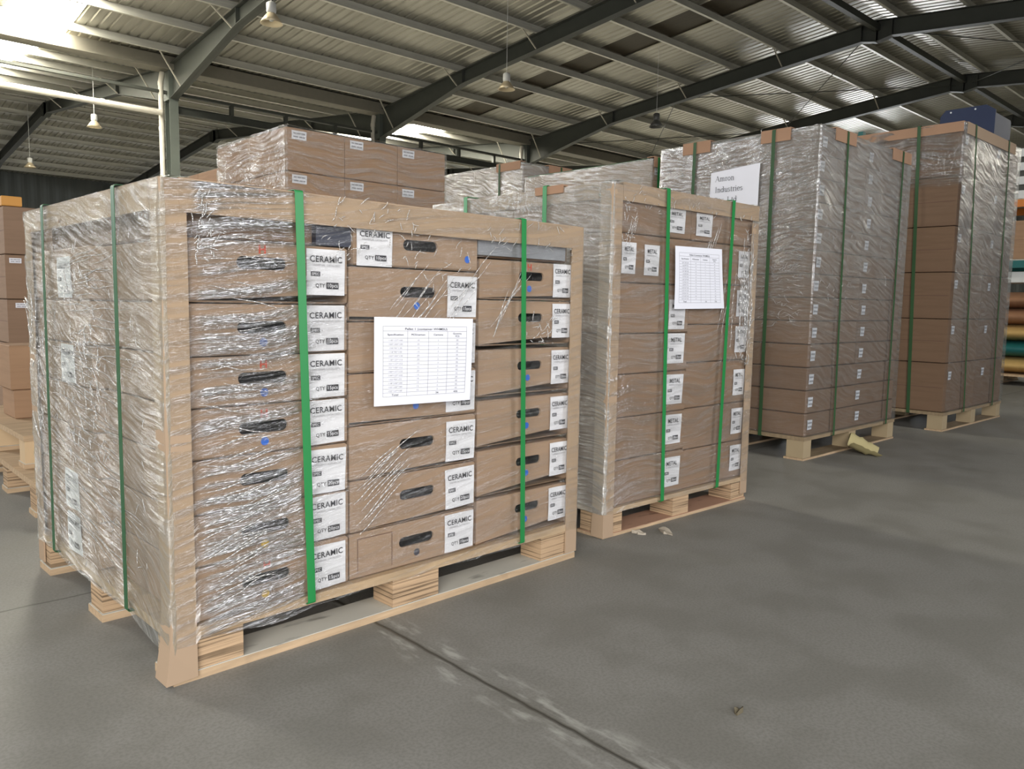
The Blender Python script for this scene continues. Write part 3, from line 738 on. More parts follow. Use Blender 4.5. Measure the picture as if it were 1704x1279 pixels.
# grey foam slabs filling the top gaps
mb = MB().box(0.845, 0.014, 0.932, 1.20, 0.028, 0.985); o = link('foam_sheet', mb.mesh('foam_sheet', simple('grey_foam', (0.26, 0.27, 0.30), 0.6)), F1); tag(o, 'grey foam strip at the top of the right ceramic column', 'foam sheet')
mb = MB().box(0.352, 0.02, 0.927, 0.445, 0.10, 1.0); o = link('plastic_block', mb.mesh('plastic_block', simple('navy_plastic', (0.02, 0.024, 0.05), 0.4)), F1); tag(o, 'dark navy block beside the upside-down ceramic carton', 'block')
guard_v(F1, -0.0035, -0.0035, 1, 1, 0.010, H1+0.004, 'cardboard corner board at the front left corner of the nearest load', 0.052, 0.016)
guard_v(F1, W1+0.0015, -0.0035, -1, 1, 0.022, 0.97, 'cardboard corner board at the front right corner of the nearest load', 0.05)
guard_v(F1, -0.0035, D1+0.0015, 1, -1, 0.03, H1-0.01, 'cardboard corner board at the far left corner of the nearest load', 0.05)
guard_h(F1, 'x', 0.035, W1, -0.004, H1+0.002, 'horizontal edge board along the front top edge of the nearest load', 0.062)
guard_h(F1, 'y', 0.06, D1-0.02, -0.004, H1, 'horizontal edge board along the left top edge of the nearest load', 0.055)
def low1(x, y, f):
    if f == 0: return -0.016*math.exp(-((x-0.2)/0.12)**2) if x > 0.05 else -0.012
    if f == 3: return -0.03*max(0, 1-y/0.25)
    return 0
WR1 = wrap(F1, W1, D1, 0.092, H1+0.004, [M_F_FRONT, M_F_MID, M_F_MID, M_F_LEFT1], 'clear stretch wrap around the nearest ceramic load', 0.0065, 1.3, 0.07, 0.0045, 0.010, lowfun=low1)
strap(F1, 'y', 0.314, 0.292, 0, D1, 0.112, H1+0.006, 'wide green strap over the left front column of the nearest load', 0.020, 0.012)
strap(F1, 'y', 1.010, 0.993, 0, D1, 0.112, H1+0.006, 'green strap over the right front column of the nearest load', 0.018, 0.012)
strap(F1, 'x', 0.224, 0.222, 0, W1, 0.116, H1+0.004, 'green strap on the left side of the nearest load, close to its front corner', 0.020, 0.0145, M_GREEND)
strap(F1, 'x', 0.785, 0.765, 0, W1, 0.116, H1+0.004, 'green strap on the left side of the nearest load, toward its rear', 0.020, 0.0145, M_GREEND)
def packing_sheet(Fm, corners, off, title, total, nrow, label, seed=0):
    """paper taped on the wrap. corners TL TR BR BL in face metres (x,z)"""
    tl, tr, br, bl = [Vector(c) for c in corners]
    def P(u, v, o): 
        a = tl.lerp(tr, u).lerp(bl.lerp(br, u), v)
        return (a.x, -off-o-0.004*math.sin(u*2.6+seed)*math.sin(v*2.2+0.4), a.y)
    mb = MB(); n = 12; vs = [P(i/n, j/n, 0) for j in range(n+1) for i in range(n+1)]
    mb.add(vs, [(j*(n+1)+i+n+1, j*(n+1)+i+n+2, j*(n+1)+i+1, j*(n+1)+i) for j in range(n) for i in range(n)])
    e = bpy.data.objects.new('packing_list', None); C.objects.link(e); e.matrix_world = Fm; tag(e, label, 'paper sheet')
    link('sheet', mb.mesh('sheet', M_SHEET, True), I4, e)
    ln = MB()
    def seg(u0, v0, u1, v1, t=0.0026):
        k = 8
        for q in range(k):
            a0, a1 = q/k, (q+1)/k; U0, U1, V0, V1 = u0+(u1-u0)*a0, u0+(u1-u0)*a1, v0+(v1-v0)*a0, v0+(v1-v0)*a1
            if abs(u1-u0) > abs(v1-v0): ln.add([P(U0, V0+t, .0008), P(U1, V1+t, .0008), P(U1, V1-t, .0008), P(U0, V0-t, .0008)], [(0, 1, 2, 3)])
            else: ln.add([P(U0-t*.8, V1, .0008), P(U0+t*.8, V1, .0008), P(U0+t*.8, V0, .0008), P(U0-t*.8, V0, .0008)], [(0, 1, 2, 3)])
    top, hd, bot = 0.10, 0.155, 0.90; first = 0.235; dv = (bot-first)/(nrow+1)
    for v in [top, hd]+[first+dv*i for i in range(nrow+2)]: seg(0.08, v, 0.93, v, 0.0018)
    for u in (0.08, 0.31, 0.52, 0.72, 0.93): seg(u, hd if u not in (0.08, 0.93) else top, u, bot, 0.0018)
    link('table_lines', ln.mesh('table_lines', M_INKG), I4, e)
    tx = MB()
    def put(s, size, u, v, m=0, bold=0.0):
        t = text_mesh([(s, size, 0, 0, 'CENTER', bold)])
        tx.add([P(u+x[0], v-x[2], 0.0012) for x in t.v], t.f, m)
    put(title, 0.036, 0.5, 0.142, 0, 0.004)
    for u, s in ((0.195, 'Specification'), (0.415, 'PCS/carton'), (0.62, 'Cartons')): put(s, 0.030, u, 0.205, 0, 0.003)
    put('Quantity', 0.027, 0.825, 0.19); put('PCS', 0.027, 0.825, 0.222)
    r2 = random.Random(3+seed)
    for i in range(nrow):
        v = first+dv*i+dv*0.75
        put('%d*%d*%d' % (r2.choice((101, 118, 132, 144, 150)), r2.choice((90, 100, 127)), r2.choice((152, 130, 100))), 0.026, 0.195, v, 1)
        q = r2.choice((10, 15, 20)); cn = r2.choice((1, 2, 3)); put(str(q), 0.026, 0.415, v, 1); put(str(cn), 0.026, 0.62, v, 1); put(str(q*cn), 0.026, 0.825, v, 1)
    v = first+dv*nrow+dv*0.8; put('Total', 0.03, 0.195, v, 0, 0.003); put(total[0], 0.03, 0.62, v, 0, 0.003); put(total[1], 0.03, 0.825, v, 0, 0.003)
    link('printed_text', tx.mesh('printed_text', [M_INK, M_INKG]), I4, e)
    return e
packing_sheet(F1, ((0.486, 0.764), (0.801, 0.759), (0.793, 0.542), (0.485, 0.548)), 0.016, 'Pallet 1 (container WHMSU)', ('34', '435'), 14, 'white landscape packing list sheet taped on the nearest ceramic load')

def foldmat():
    m, nt, out = newmat('film_fold'); gl = N(nt, 'ShaderNodeBsdfGlossy'); gl.inputs['Roughness'].default_value = 0.16
    df = N(nt, 'ShaderNodeBsdfDiffuse'); df.inputs[0].default_value = (0.85, 0.85, 0.85, 1); tr = N(nt, 'ShaderNodeBsdfTransparent')
    a = N(nt, 'ShaderNodeMixShader', i_0=0.4); b = N(nt, 'ShaderNodeMixShader', i_0=0.6)
    L(nt, gl.outputs[0], a.inputs[1]); L(nt, df.outputs[0], a.inputs[2]); L(nt, tr.outputs[0], b.inputs[1]); L(nt, a.outputs[0], b.inputs[2]); L(nt, b.outputs[0], out.inputs[0]); return m
M_FOLD = foldmat()
def folds(wrapo, Fm, regions, face='f', off=0.010, seed=0, patches=()):
    """pulled ridges of film. region: (start u,z range) (end u,z range) count radius"""
    r2 = random.Random(seed); mb = MB()
    for (a0, a1, b0, b1, cnt, rad) in regions:
        for q in range(cnt):
            t = (q+r2.random()*0.8)/cnt; p = Vector(a0).lerp(Vector(a1), t); e_ = Vector(b0).lerp(Vector(b1), t+r2.uniform(-0.08, 0.08))
            lo = r2.uniform(0, 0.45); hi = lo+r2.uniform(0.2, 0.55); p, e_ = p.lerp(e_, lo), p.lerp(e_, min(1, hi)); n = 7; prev = None
            nrm = Vector((-(e_-p).y, (e_-p).x)); ph = r2.uniform(0, 6)
            for k in range(n+1):
                c = p.lerp(e_, k/n)+nrm*0.012*math.sin(k*1.1+ph); g = rad*(0.25+math.sin(PI*(k+0.3)/(n+0.6)))
                P_ = (c.x, -off, c.y) if face == 'f' else (-off, c.x, c.y)
                if prev: mb.tube(prev[0], P_, prev[1], 5, g)
                prev = (P_, g)
    for (u0, u1, z0, z1, cnt, ln, rad, ang) in patches:
        for q in range(cnt):
            cx, cz = r2.uniform(u0, u1), r2.uniform(z0, z1); a = ang+r2.gauss(0, 0.7); l_ = ln*r2.uniform(0.4, 1.3); prev = None
            for k in range(5):
                a += r2.uniform(-0.35, 0.35); cx += math.cos(a)*l_/5; cz += math.sin(a)*l_/5; g = rad*(0.2+math.sin(PI*(k+0.3)/4.6))
                P_ = (cx, -off, cz) if face == 'f' else (-off, cx, cz)
                if prev: mb.tube(prev[0], P_, prev[1], 4, g)
                prev = (P_, g)
    o = link('film_fold', mb.mesh('film_fold', M_FOLD, True), I4, wrapo); o['kind'] = 'stuff'; return o
folds(WR1, F1, [((0.055, 0.13), (0.055, 0.95), (0.29, 0.16), (0.29, 0.93), 46, 0.0011),
    ((0.055, 0.12), (0.055, 0.45), (0.29, 0.22), (0.29, 0.50), 26, 0.0014),
    ((0.43, 0.22), (0.43, 0.37), (0.62, 0.38), (0.66, 0.52), 20, 0.0012),
    ((0.45, 0.70), (0.62, 0.62), (0.72, 0.98), (0.95, 0.98), 14, 0.0009),
    ((0.84, 0.60), (0.86, 0.75), (0.98, 0.96), (1.12, 0.96), 7, 0.0009)], seed=3, patches=[(0.33, 0.62, 0.88, 1.02, 50, 0.03, 0.0010, 0.6), (1.01, 1.12, 0.68, 0.76, 22, 0.03, 0.0012, 0.8), (0.60, 0.80, 0.78, 0.96, 24, 0.035, 0.0010, 1.0), (0.055, 0.10, 0.86, 1.01, 34, 0.03, 0.0013, 1.0), (0.85, 1.2, 0.94, 1.02, 24, 0.03, 0.0009, 0.8)])
folds(WR1, F1, [((0.10, 0.14), (0.10, 0.95), (0.9, 0.30), (0.9, 0.88), 60, 0.0009)], 'l', seed=5, patches=[(0.35, 0.62, 0.38, 0.85, 90, 0.05, 0.0012, 1.2), (0.1, 0.95, 0.12, 0.98, 160, 0.035, 0.0009, 0.2), (0.80, 0.97, 0.3, 0.85, 30, 0.09, 0.0014, 1.5)])

tag(link('top_sheet', MB().box(0.004, 0.006, 1.0235, W1-0.004, D1-0.006, 1.0285).mesh('top_sheet', M_CARD3), F1), 'flat cardboard sheet covering the top of the nearest load', 'cardboard sheet')

# ================================================================== PALLET LOAD 2 (metal)
F2 = frame(2.032, 1.705, -0.015); W2, D2, H2 = 0.90, 0.99, 1.205
pallet(F2, W2, D2, 0.100, 'plywood block pallet with reddish bottom boards under the metal cartons', mbase=M_DECKR, bx=0.10, by=0.11, plate=0.016, base=0.012)
rows2 = [0.102, 0.263, 0.413, 0.564, 0.705, 0.880, 1.047, 1.160]
rows2b = [0.102, 0.255, 0.415, 0.590, 0.735, 0.890, 1.047, 1.160]
for i in range(7):
    z0, z1 = rows2[i], rows2[i+1]; h = z1-z0-0.003
    c = carton(F2, 0.014, 0.010, z0+0.001, 0.446, 0.48, h, M_CARD2, 'metal carton, left front column of second load, '+rowname(i, 7), 'metal cartons in the left front column')
    if i == 6: place_label(c, 0.300, h-0.092, 0.104, 0.086, 'f', 'METAL', 'SPEC', '10pcs')
    elif i == 5:
        place_label(c, 0.050, h-0.135, 0.076, 0.106, 'f', 'METAL', 'SPEC', '20pcs'); place_label(c, 0.172, h-0.137, 0.084, 0.106, 'f', 'METAL', 'SPEC', '20pcs')
    elif i != 4: place_label(c, 0.320, 0.028 if i else 0.028, 0.103, 0.110, 'f', 'METAL', 'SPEC', '20pcs', tilt=rnd.uniform(-0.01, 0.03))
    if i in (4,): place_label(c, 0.322, 0.012, 0.10, 0.108, 'f', 'METAL', 'SPEC', '20pcs')
    c = carton(F2, 0.014, 0.50, z0+0.001, 0.43, 0.48, h, M_CARD2, 'metal carton at the left rear of second load, '+rowname(i, 7), 'metal cartons on the rear left side')
    z0, z1 = rows2b[i], rows2b[i+1]; h = z1-z0-0.003
    c = carton(F2, 0.466, 0.014, z0+0.001, 0.42, 0.48, h, M_CARD2, 'metal carton, right front column of second load, '+rowname(i, 7), 'metal cartons in the right front column')
    if i < 6: place_label(c, 0.320, 0.03, 0.082, 0.105, 'f', 'METAL', 'SPEC', '20pcs')
    else: place_label(c, 0.026, h-0.092, 0.104, 0.084, 'f', 'METAL', 'SPEC', '10pcs')
guard_v(F2, -0.0035, -0.0035, 1, 1, 0.004, H2-0.005, 'cardboard corner board at the front left corner of the second load', 0.052, 0.004)
guard_v(F2, W2+0.0015, -0.0035, -1, 1, 0.03, 1.14, 'cardboard corner board at the front right corner of the second load', 0.045)
guard_v(F2, -0.0035, D2+0.0015, 1, -1, 0.03, H2-0.02, 'cardboard corner board at the far left corner of the second load', 0.05)
guard_h(F2, 'x', 0.05, W2, -0.004, H2, 'horizontal edge board along the front top edge of the second load', 0.055)
guard_h(F2, 'y', 0.06, D2-0.02, -0.004, H2, 'horizontal edge board along the left top edge of the second load', 0.05)
pd = guard_h(F2, 'y', 0.22, 0.36, -0.0105, H2+0.008, 'small reddish cardboard pad under a strap on the second load', 0.024, mat=M_PAD, name='edge_pad')
WR2 = wrap(F2, W2, D2, 0.085, H2+0.003, [M_F_LIGHT, M_F_MID, M_F_MID, M_F_LEFT], 'clear stretch wrap around the second load of metal cartons', 0.0065, 5.1, 0.06, 0.0045, 0.013)
strap(F2, 'y', 0.312, 0.285, 0, D2, 0.098, H2+0.006, 'green strap over the left front column of the second load', 0.019, 0.012)
strap(F2, 'y', 0.668, 0.700, 0, D2, 0.098, H2+0.006, 'green strap over the right front column of the second load', 0.019, 0.012)
strap(F2, 'x', 0.30, 0.305, 0, W2, 0.098, H2+0.012, 'green strap on the left side of the second load, close to its front corner', 0.020, 0.0145)
strap(F2, 'x', 0.75, 0.755, 0, W2, 0.098, H2+0.012, 'green strap on the left side of the second load, toward its rear', 0.020, 0.0145)
packing_sheet(F2, ((0.327, 1.017), (0.627, 1.022), (0.661, 0.797), (0.334, 0.792)), 0.016, 'Pallet 2 (container WHMSU)', ('36', '730'), 14, 'white packing list sheet taped on the second load of metal cartons', 2)

folds(WR2, F2, [((0.78, 0.60), (0.86, 0.60), (0.76, 1.16), (0.88, 1.16), 26, 0.0013), ((0.50, 0.96), (0.56, 0.96), (0.60, 1.15), (0.64, 1.15), 6, 0.0010), ((0.60, 0.62), (0.72, 0.55), (0.70, 1.0), (0.76, 1.0), 6, 0.0011),
    ((0.05, 0.98), (0.09, 0.98), (0.10, 1.15), (0.14, 1.15), 5, 0.001)], seed=8, patches=[(0.76, 0.87, 0.50, 1.15, 70, 0.035, 0.0014, 1.4), (0.05, 0.6, 1.12, 1.2, 30, 0.03, 0.001, 0.5), (0.05, 0.1, 0.98, 1.16, 22, 0.03, 0.0012, 1.2)])
folds(WR2, F2, [], 'l', seed=9, patches=[(0.03, 0.95, 1.0, 1.19, 170, 0.04, 0.001, 0.2)])

tag(link('top_sheet', MB().box(0.012, 0.012, 1.160, W2-0.012, D2-0.012, 1.165).mesh('top_sheet', M_CARD3), F2), 'flat cardboard sheet on top of the second load', 'cardboard sheet')

# ================================================================== PALLET LOAD 3 (tall, small cartons)
F3 = frame(3.92, 1.933, -0.003); W3, D3, H3 = 1.178, 0.995, 1.728
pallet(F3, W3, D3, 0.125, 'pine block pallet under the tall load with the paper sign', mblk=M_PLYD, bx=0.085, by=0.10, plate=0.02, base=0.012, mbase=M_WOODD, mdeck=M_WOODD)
hh3 = (H3-0.135)/13
for i in range(13):
    z0 = 0.127+hh3*i; h = hh3-0.004
    for cidx in range(2):
        c = carton(F3, 0.012+0.58*cidx, 0.012, z0, 0.575, 0.485, h, M_CARD4, 'flat carton, %s front column of tall load with sign, %s' % (('left', 'right')[cidx], rowname(i, 13)), 'flat cartons on the front of the tall load with the sign', jit=0.004)
        place_label(c, 0.025+rnd.uniform(-0.005, 0.01), h*0.28, 0.052, 0.052, 'f', small=True, off=0.002)
    carton(F3, 0.012, 0.502, z0, 0.575, 0.48, h, M_CARD4, 'flat carton, left rear of tall load with sign, '+rowname(i, 13), 'flat cartons at the rear left of the tall load', jit=0.004)
WR3 = wrap(F3, W3, D3, 0.125, H3+0.003, [M_F_TALLG, M_F_MID, M_F_MID, M_F_TALL], 'stretch wrap around the tall load with the paper sign', 0.004, 9.4, 0.05, 0.004, 0.016)
folds(WR3, F3, [], 'l', 0.008, 11, [(0.02, 0.97, 1.0, 1.7, 420, 0.06, 0.0012, 0.1), (0.02, 0.25, 0.7, 1.2, 110, 0.06, 0.0012, 0.0)])
folds(WR3, F3, [], 'f', 0.008, 12, [(0.02, 0.5, 0.80, 1.7, 110, 0.05, 0.0012, 0.3), (0.5, 1.1, 1.0, 1.7, 70, 0.06, 0.0012, -0.4)])
for ax, s0, s1, lab in (('y', 0.312, 0.282, 'left strap on the front of the tall load with the sign'), ('y', 1.015, 1.02, 'right strap on the front of the tall load with the sign'),
                        ('x', 0.25, 0.253, 'strap on the left side of the tall load, right of the sign'), ('x', 0.76, 0.745, 'strap on the left side of the tall load, left of the sign')):
    strap(F3, ax, s0, s1, 0, D3 if ax == 'y' else W3, 0.12, H3+0.008, 'dark green '+lab, 0.020, 0.0125 if ax == 'y' else 0.014, M_GREENK)
for ax, a0, a1, lab in (('x', 0.15, 0.39, 'cardboard pad under the left front strap of the tall load with the sign'), ('x', 0.88, 1.15, 'cardboard pad under the right front strap of the tall load with the sign'),
                        ('y', 0.16, 0.33, 'cardboard pad under the strap right of the paper sign'), ('y', 0.645, 0.83, 'cardboard pad under the strap left of the paper sign')):
    guard_h(F3, ax, a0, a1, -0.010, H3+0.009, lab, 0.062, mat=M_PAD, name='edge_pad')
# serif lettering for the sign
def serif(text, size, x, z):
    """strokes: each (x0,y0,x1,y1,thick) in em units; arcs as ('a',cx,cy,rx,ry,t0,t1)"""
    TH, TN, SF = 0.075, 0.03, 0.022
    G = {'A': (0.66, [(0.06, 0, 0.33, 0.68, TN), (0.33, 0.68, 0.58, 0, TH), (0.16, 0.24, 0.50, 0.24, TN), 's0.06,0', 's0.58,0']),
         'm': (0.78, [(0.14, 0, 0.14, 0.44, TH), (0.39, 0, 0.39, 0.34, TH), (0.64, 0, 0.64, 0.34, TH), ('a', 0.265, 0.33, 0.125, 0.115, 0, 170), ('a', 0.515, 0.33, 0.125, 0.115, 0, 170), 's0.14,0', 's0.39,0', 's0.64,0', 's0.09,0.44']),
         'n': (0.52, [(0.14, 0, 0.14, 0.44, TH), (0.39, 0, 0.39, 0.34, TH), ('a', 0.265, 0.33, 0.125, 0.115, 0, 170), 's0.14,0', 's0.39,0', 's0.09,0.44']),
         'r': (0.36, [(0.14, 0, 0.14, 0.44, TH), ('a', 0.25, 0.32, 0.11, 0.12, 40, 170), 's0.14,0', 's0.09,0.44']),
         'o': (0.50, [('a', 0.25, 0.225, 0.185, 0.225, 0, 360)]),
         'I': (0.34, [(0.17, 0, 0.17, 0.67, TH), 's0.17,0', 's0.17,0.67']),
         'd': (0.52, [('a', 0.23, 0.22, 0.17, 0.22, 0, 360), (0.40, 0, 0.40, 0.68, TH), 's0.36,0.68']),
         'u': (0.52, [(0.13, 0.12, 0.13, 0.44, TH), ('a', 0.255, 0.12, 0.125, 0.115, 180, 350), (0.40, 0, 0.40, 0.44, TH), 's0.09,0.44', 's0.43,0']),
         's': (0.39, [('a', 0.19, 0.335, 0.115, 0.105, 20, 250), ('a', 0.19, 0.115, 0.125, 0.115, -160, 80)]),
         't': (0.32, [(0.15, 0.08, 0.15, 0.58, TH), (0.04, 0.44, 0.28, 0.44, TN), ('a', 0.215, 0.07, 0.065, 0.065, 180, 320)]),
         'i': (0.28, [(0.14, 0, 0.14, 0.44, TH), (0.14, 0.58, 0.14, 0.66, TH), 's0.14,0', 's0.09,0.44']),
         'e': (0.45, [('a', 0.23, 0.225, 0.165, 0.22, 10, 320), (0.08, 0.25, 0.38, 0.25, TN)]),
         'P': (0.56, [(0.14, 0, 0.14, 0.67, TH), ('a', 0.24, 0.49, 0.20, 0.17, -90, 90), (0.14, 0.66, 0.26, 0.66, TN), (0.14, 0.32, 0.26, 0.32, TN), 's0.14,0', 's0.10,0.67']),
         'y': (0.48, [(0.08, 0.44, 0.25, 0.03, TH), (0.40, 0.44, 0.18, -0.18, TN), 's0.08,0.44', 's0.40,0.44']),
         'L': (0.60, [(0.15, 0, 0.15, 0.67, TH), (0.15, 0.015, 0.52, 0.015, TN), (0.52, 0.0, 0.54, 0.16, TN), 's0.15,0', 's0.15,0.67']),
         '.': (0.25, [(0.1, 0, 0.1, 0.07, 0.07)]), ' ': (0.25, [])}
    mb = MB()
    def st(x0, y0, x1, y1, t):
        d_ = Vector((x1-x0, y1-y0)); 
        if d_.length < 1e-6: return
        d_.normalize(); nx, ny = -d_.y*t/2, d_.x*t/2
        q = [(x0+nx, y0+ny), (x0-nx, y0-ny), (x1-nx, y1-ny), (x1+nx, y1+ny)]
        mb.add([(x+(cx+a)*size, 0, z+b*size) for a, b in q], [(0, 1, 2, 3)])
    cx = 0
    for ch in text:
        wd, items = G[ch]
        for it in items:
            if isinstance(it, str):
                a, b = map(float, it[1:].split(',')); st(a-0.09, b, a+0.09, b, TN)
            elif it[0] == 'a':
                _, ax, ay, rx, ry, t0, t1 = it; n = 12
                for k in range(n):
                    p, q = math.radians(t0+(t1-t0)*k/n), math.radians(t0+(t1-t0)*(k+1)/n)
                    th = TN+(TH-TN)*abs(math.cos((p+q)/2))
                    st(ax+rx*math.cos(p), ay+ry*math.sin(p), ax+rx*math.cos(q), ay+ry*math.sin(q), th)
            else: st(*it)
        cx += wd
    return mb
F3L = F3 @ Matrix.Translation((-0.013, 0.63, 0)) @ Matrix.Rotation(-PI/2, 4, 'Z')   # local x runs towards the camera corner, faces -X
e = bpy.data.objects.new('paper_sign', None); C.objects.link(e); e.matrix_world = F3L; tag(e, 'white paper sign taped on the left side of the tall wrapped load', 'paper sign')
mb = MB(); n = 10; vs = []
cor = [Vector((0.0, 1.555)), Vector((0.305, 1.578)), Vector((0.30, 1.352)), Vector((-0.004, 1.335))]
for j in range(n+1):
    for i in range(n+1):
        a = cor[0].lerp(cor[1], i/n).lerp(cor[3].lerp(cor[2], i/n), j/n); vs.append((a.x, -0.003*math.sin(i*0.7)*math.sin(j*0.5), a.y))
mb.add(vs, [(j*(n+1)+i+n+1, j*(n+1)+i+n+2, j*(n+1)+i+1, j*(n+1)+i) for j in range(n) for i in range(n)])
link('sheet', mb.mesh('sheet', M_SHEET, True), I4, e)
tx = MB()
for s_, zz in (('Amron', 1.503), ('Industries', 1.443), ('Pty. Ltd', 1.385)): join(tx, serif(s_, 0.043, 0.032, zz))
link('printed_text', tx.mesh('printed_text', M_INK), Matrix.Translation((0, -0.0045, 0)), e)
# crumpled kraft paper by the pallet
mb = MB(); n = 10; vs = []
for j in range(n+1):
    for i in range(n+1):
        u, v = i/n-0.5, j/n-0.5; zz = 0.004+max(0, 0.075*(0.5+v)*(1-0.8*u*u)+0.03*math.sin(u*7))+0.012*noise.noise(Vector((u*6, v*6, 2)))
        vs.append((u*0.24, v*0.15+0.03*u-0.02*math.sin(u*6), max(0.003, zz)))
mb.add(vs, [(j*(n+1)+i, j*(n+1)+i+1, j*(n+1)+i+n+2, j*(n+1)+i+n+1) for j in range(n) for i in range(n)])
tag(link('kraft_paper', mb.mesh('kraft_paper', M_KRAFT, True), T(4.42, 1.83, 0, 0.5)), 'crumpled yellow kraft paper on the floor against the tall load pallet', 'paper')

# ================================================================== PALLET LOAD 4 (rightmost, large cartons)
F4 = frame(5.64, 1.826, -0.010); W4, D4, H4 = 1.205, 1.0, 2.010
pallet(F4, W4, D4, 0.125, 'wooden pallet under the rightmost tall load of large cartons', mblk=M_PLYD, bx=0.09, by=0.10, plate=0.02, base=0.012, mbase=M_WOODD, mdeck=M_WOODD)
r4 = [0.127, 0.457, 0.750, 1.059, 1.359, 1.68, 1.995]
for i in range(6):
    z0, z1 = r4[i], r4[i+1]; h = z1-z0-0.004
    for cidx in range(2):
        c = carton(F4, 0.012+0.594*cidx, 0.012, z0+0.001, 0.588, 0.488, h, M_CARD4, 'large carton, %s front column of rightmost tall load, %s' % (('left', 'right')[cidx], rowname(i, 6)), 'large cartons on the front of the rightmost load', jit=0.004)
        place_label(c, 0.06 if cidx == 0 else 0.12, h*0.66, 0.055, 0.055, 'f', small=True, off=0.002)
    carton(F4, 0.012, 0.504, z0+0.001, 0.588, 0.484, h, M_CARD4, 'large carton at the rear left of the rightmost tall load, '+rowname(i, 6), 'large cartons at the rear left of the rightmost load', jit=0.004)
guard_h(F4, 'y', 0.0, D4, -0.006, H4+0.004, 'orange-brown edge board on the left top edge of the rightmost load', 0.06, mat=M_PAD)
guard_h(F4, 'x', 0.05, 1.05, -0.008, H4+0.006, 'tan edge board on the front top edge of the rightmost load', 0.07)
wrap(F4, W4, D4, 0.125, H4, [M_F_TALLG, M_F_MID, M_F_MID, M_F_TOP], 'stretch wrap around the rightmost tall load', 0.005, 14.2, 0.05, 0.004, 0.018)
for ax, s0, s1, lab in (('y', 0.35, 0.19, 'left strap on the front of the rightmost load'), ('y', 0.95, 0.88, 'right strap on the front of the rightmost load'), ('x', 0.22, 0.27, 'strap on the left side of the rightmost load')):
    strap(F4, ax, s0, s1, 0, D4 if ax == 'y' else W4, 0.12, H4+0.010, 'dark green '+lab, 0.022, 0.0125 if ax == 'y' else 0.014, M_GREENK)
# blue bin on top
mb = MB().prism([(0, 0), (0.36, 0), (0.36, 0.19), (0.325, 0.232), (0.06, 0.232), (0.0, 0.19)], 'x', 0, 0.012)
mb.prism([(0, 0), (0.36, 0), (0.36, 0.16), (0.0, 0.16)], 'x', 0.35, 0.362); mb.box(0.012, 0, 0, 0.35, 0.012, 0.17); mb.box(0.012, 0.348, 0, 0.35, 0.36, 0.17); mb.box(0.012, 0.012, 0, 0.35, 0.348, 0.01)
e = bpy.data.objects.new('blue_bin', None); C.objects.link(e); e.matrix_world = T(6.30, 1.845, H4+0.009); tag(e, 'dark blue plastic bin with cut corners on top of the rightmost load', 'bin')
link('bin_body', mb.mesh('bin_body', M_BLUEP), I4, e)
for yy in (0.13, 0.29): link('rivet', MB().lathe([(0.006, -0.002), (0.006, 0.002), (0.0, 0.003)], 10).mesh('rivet', M_WHITE), Matrix.Translation((-0.001, yy, 0.212)) @ Matrix.Rotation(-PI/2, 4, 'Y'), e)

# ================================================================== REAR LOADS
def stack(Fm, nx, ny_left, rows, w, d, z0, hgt, mat, where, group, labels=True, wf=None):
    for i in range(rows):
        z = z0+hgt*i
        for a in range(nx):
            c = carton(Fm, 0.005+a*w, 0.008, z, w-0.004, d-0.004, hgt-0.004, mat, 'carton on %s, %s, %s' % (where, ('left column', 'middle column', 'right column')[a if nx == 3 else a*2], rowname(i, rows)), group)
            if labels: place_label(c, 0.03 if a != 1 else 0.03, hgt*0.72, 0.085, 0.045, 'f', small=True, off=0.002)
        for b_ in range(1, ny_left):
            carton(Fm, 0.005, 0.008+b_*d, z, w-0.004, d-0.004, hgt-0.004, mat, 'carton at rear of %s, %s' % (where, rowname(i, rows)), group)
FA = frame(1.97, 3.85, 0.0)
pallet(FA, 1.045, 0.87, 0.125, 'wooden pallet under the big kraft cartons behind the nearest load', mblk=M_PLYP)
stack(FA, 3, 2, 7, 0.348, 0.432, 0.127, 0.2245, M_CARD3, 'kraft load behind nearest load', 'kraft cartons behind the nearest load')
wrap(FA, 1.047, 0.87, 0.15, 1.70, [M_F_LIGHT, M_F_MID, M_F_MID, M_F_MID], 'thin stretch wrap around the kraft cartons behind the nearest load', 0.006, 21.0, 0.03, 0.004, 0.02)
FB = frame(4.32, 4.54, 0.0)
pallet(FB, 0.76, 1.18, 0.125, 'wooden pallet under the wrapped load far behind the second load', mblk=M_PLYP)
stack(FB, 2, 2, 5, 0.378, 0.585, 0.127, 0.354, M_CARD2, 'wrapped load far behind second load', 'cartons far behind the second load', False)
wrap(FB, 0.76, 1.18, 0.15, 1.902, [M_F_LEFT, M_F_MID, M_F_MID, M_F_LEFT], 'crumpled stretch wrap on the load far behind the second load', 0.006, 25.0, 0.05, 0.010, 0.018)
guard_h(FB, 'y', 0.02, 0.30, -0.012, 1.912, 'reddish cardboard pad on the left edge of the load far behind', 0.06, mat=M_PAD, name='edge_pad')
guard_h(FB, 'x', 0.28, 0.55, -0.012, 1.912, 'tan cardboard pad on the front edge of the load far behind', 0.06, mat=M_PAD, name='edge_pad')
strap(FB, 'x', 0.26, 0.26, 0, 0.76, 0.12, 1.91, 'thin grey strap on the left side of the load far behind', 0.018, 0.014, M_GREENK)
strap(FB, 'y', 0.42, 0.42, 0, 1.18, 0.12, 1.91, 'thin green strap on the front of the load far behind', 0.018, 0.014, M_GREENK)
FC = frame(3.975, 3.03, 0.0)
pallet(FC, 1.1, 1.12, 0.125, 'wooden pallet under the load right behind the tall load with the sign', mblk=M_PLYP)
stack(FC, 2, 2, 5, 0.545, 0.555, 0.127, 0.314, M_CARD3, 'load right behind signed tall load', 'cartons behind the signed tall load', True)
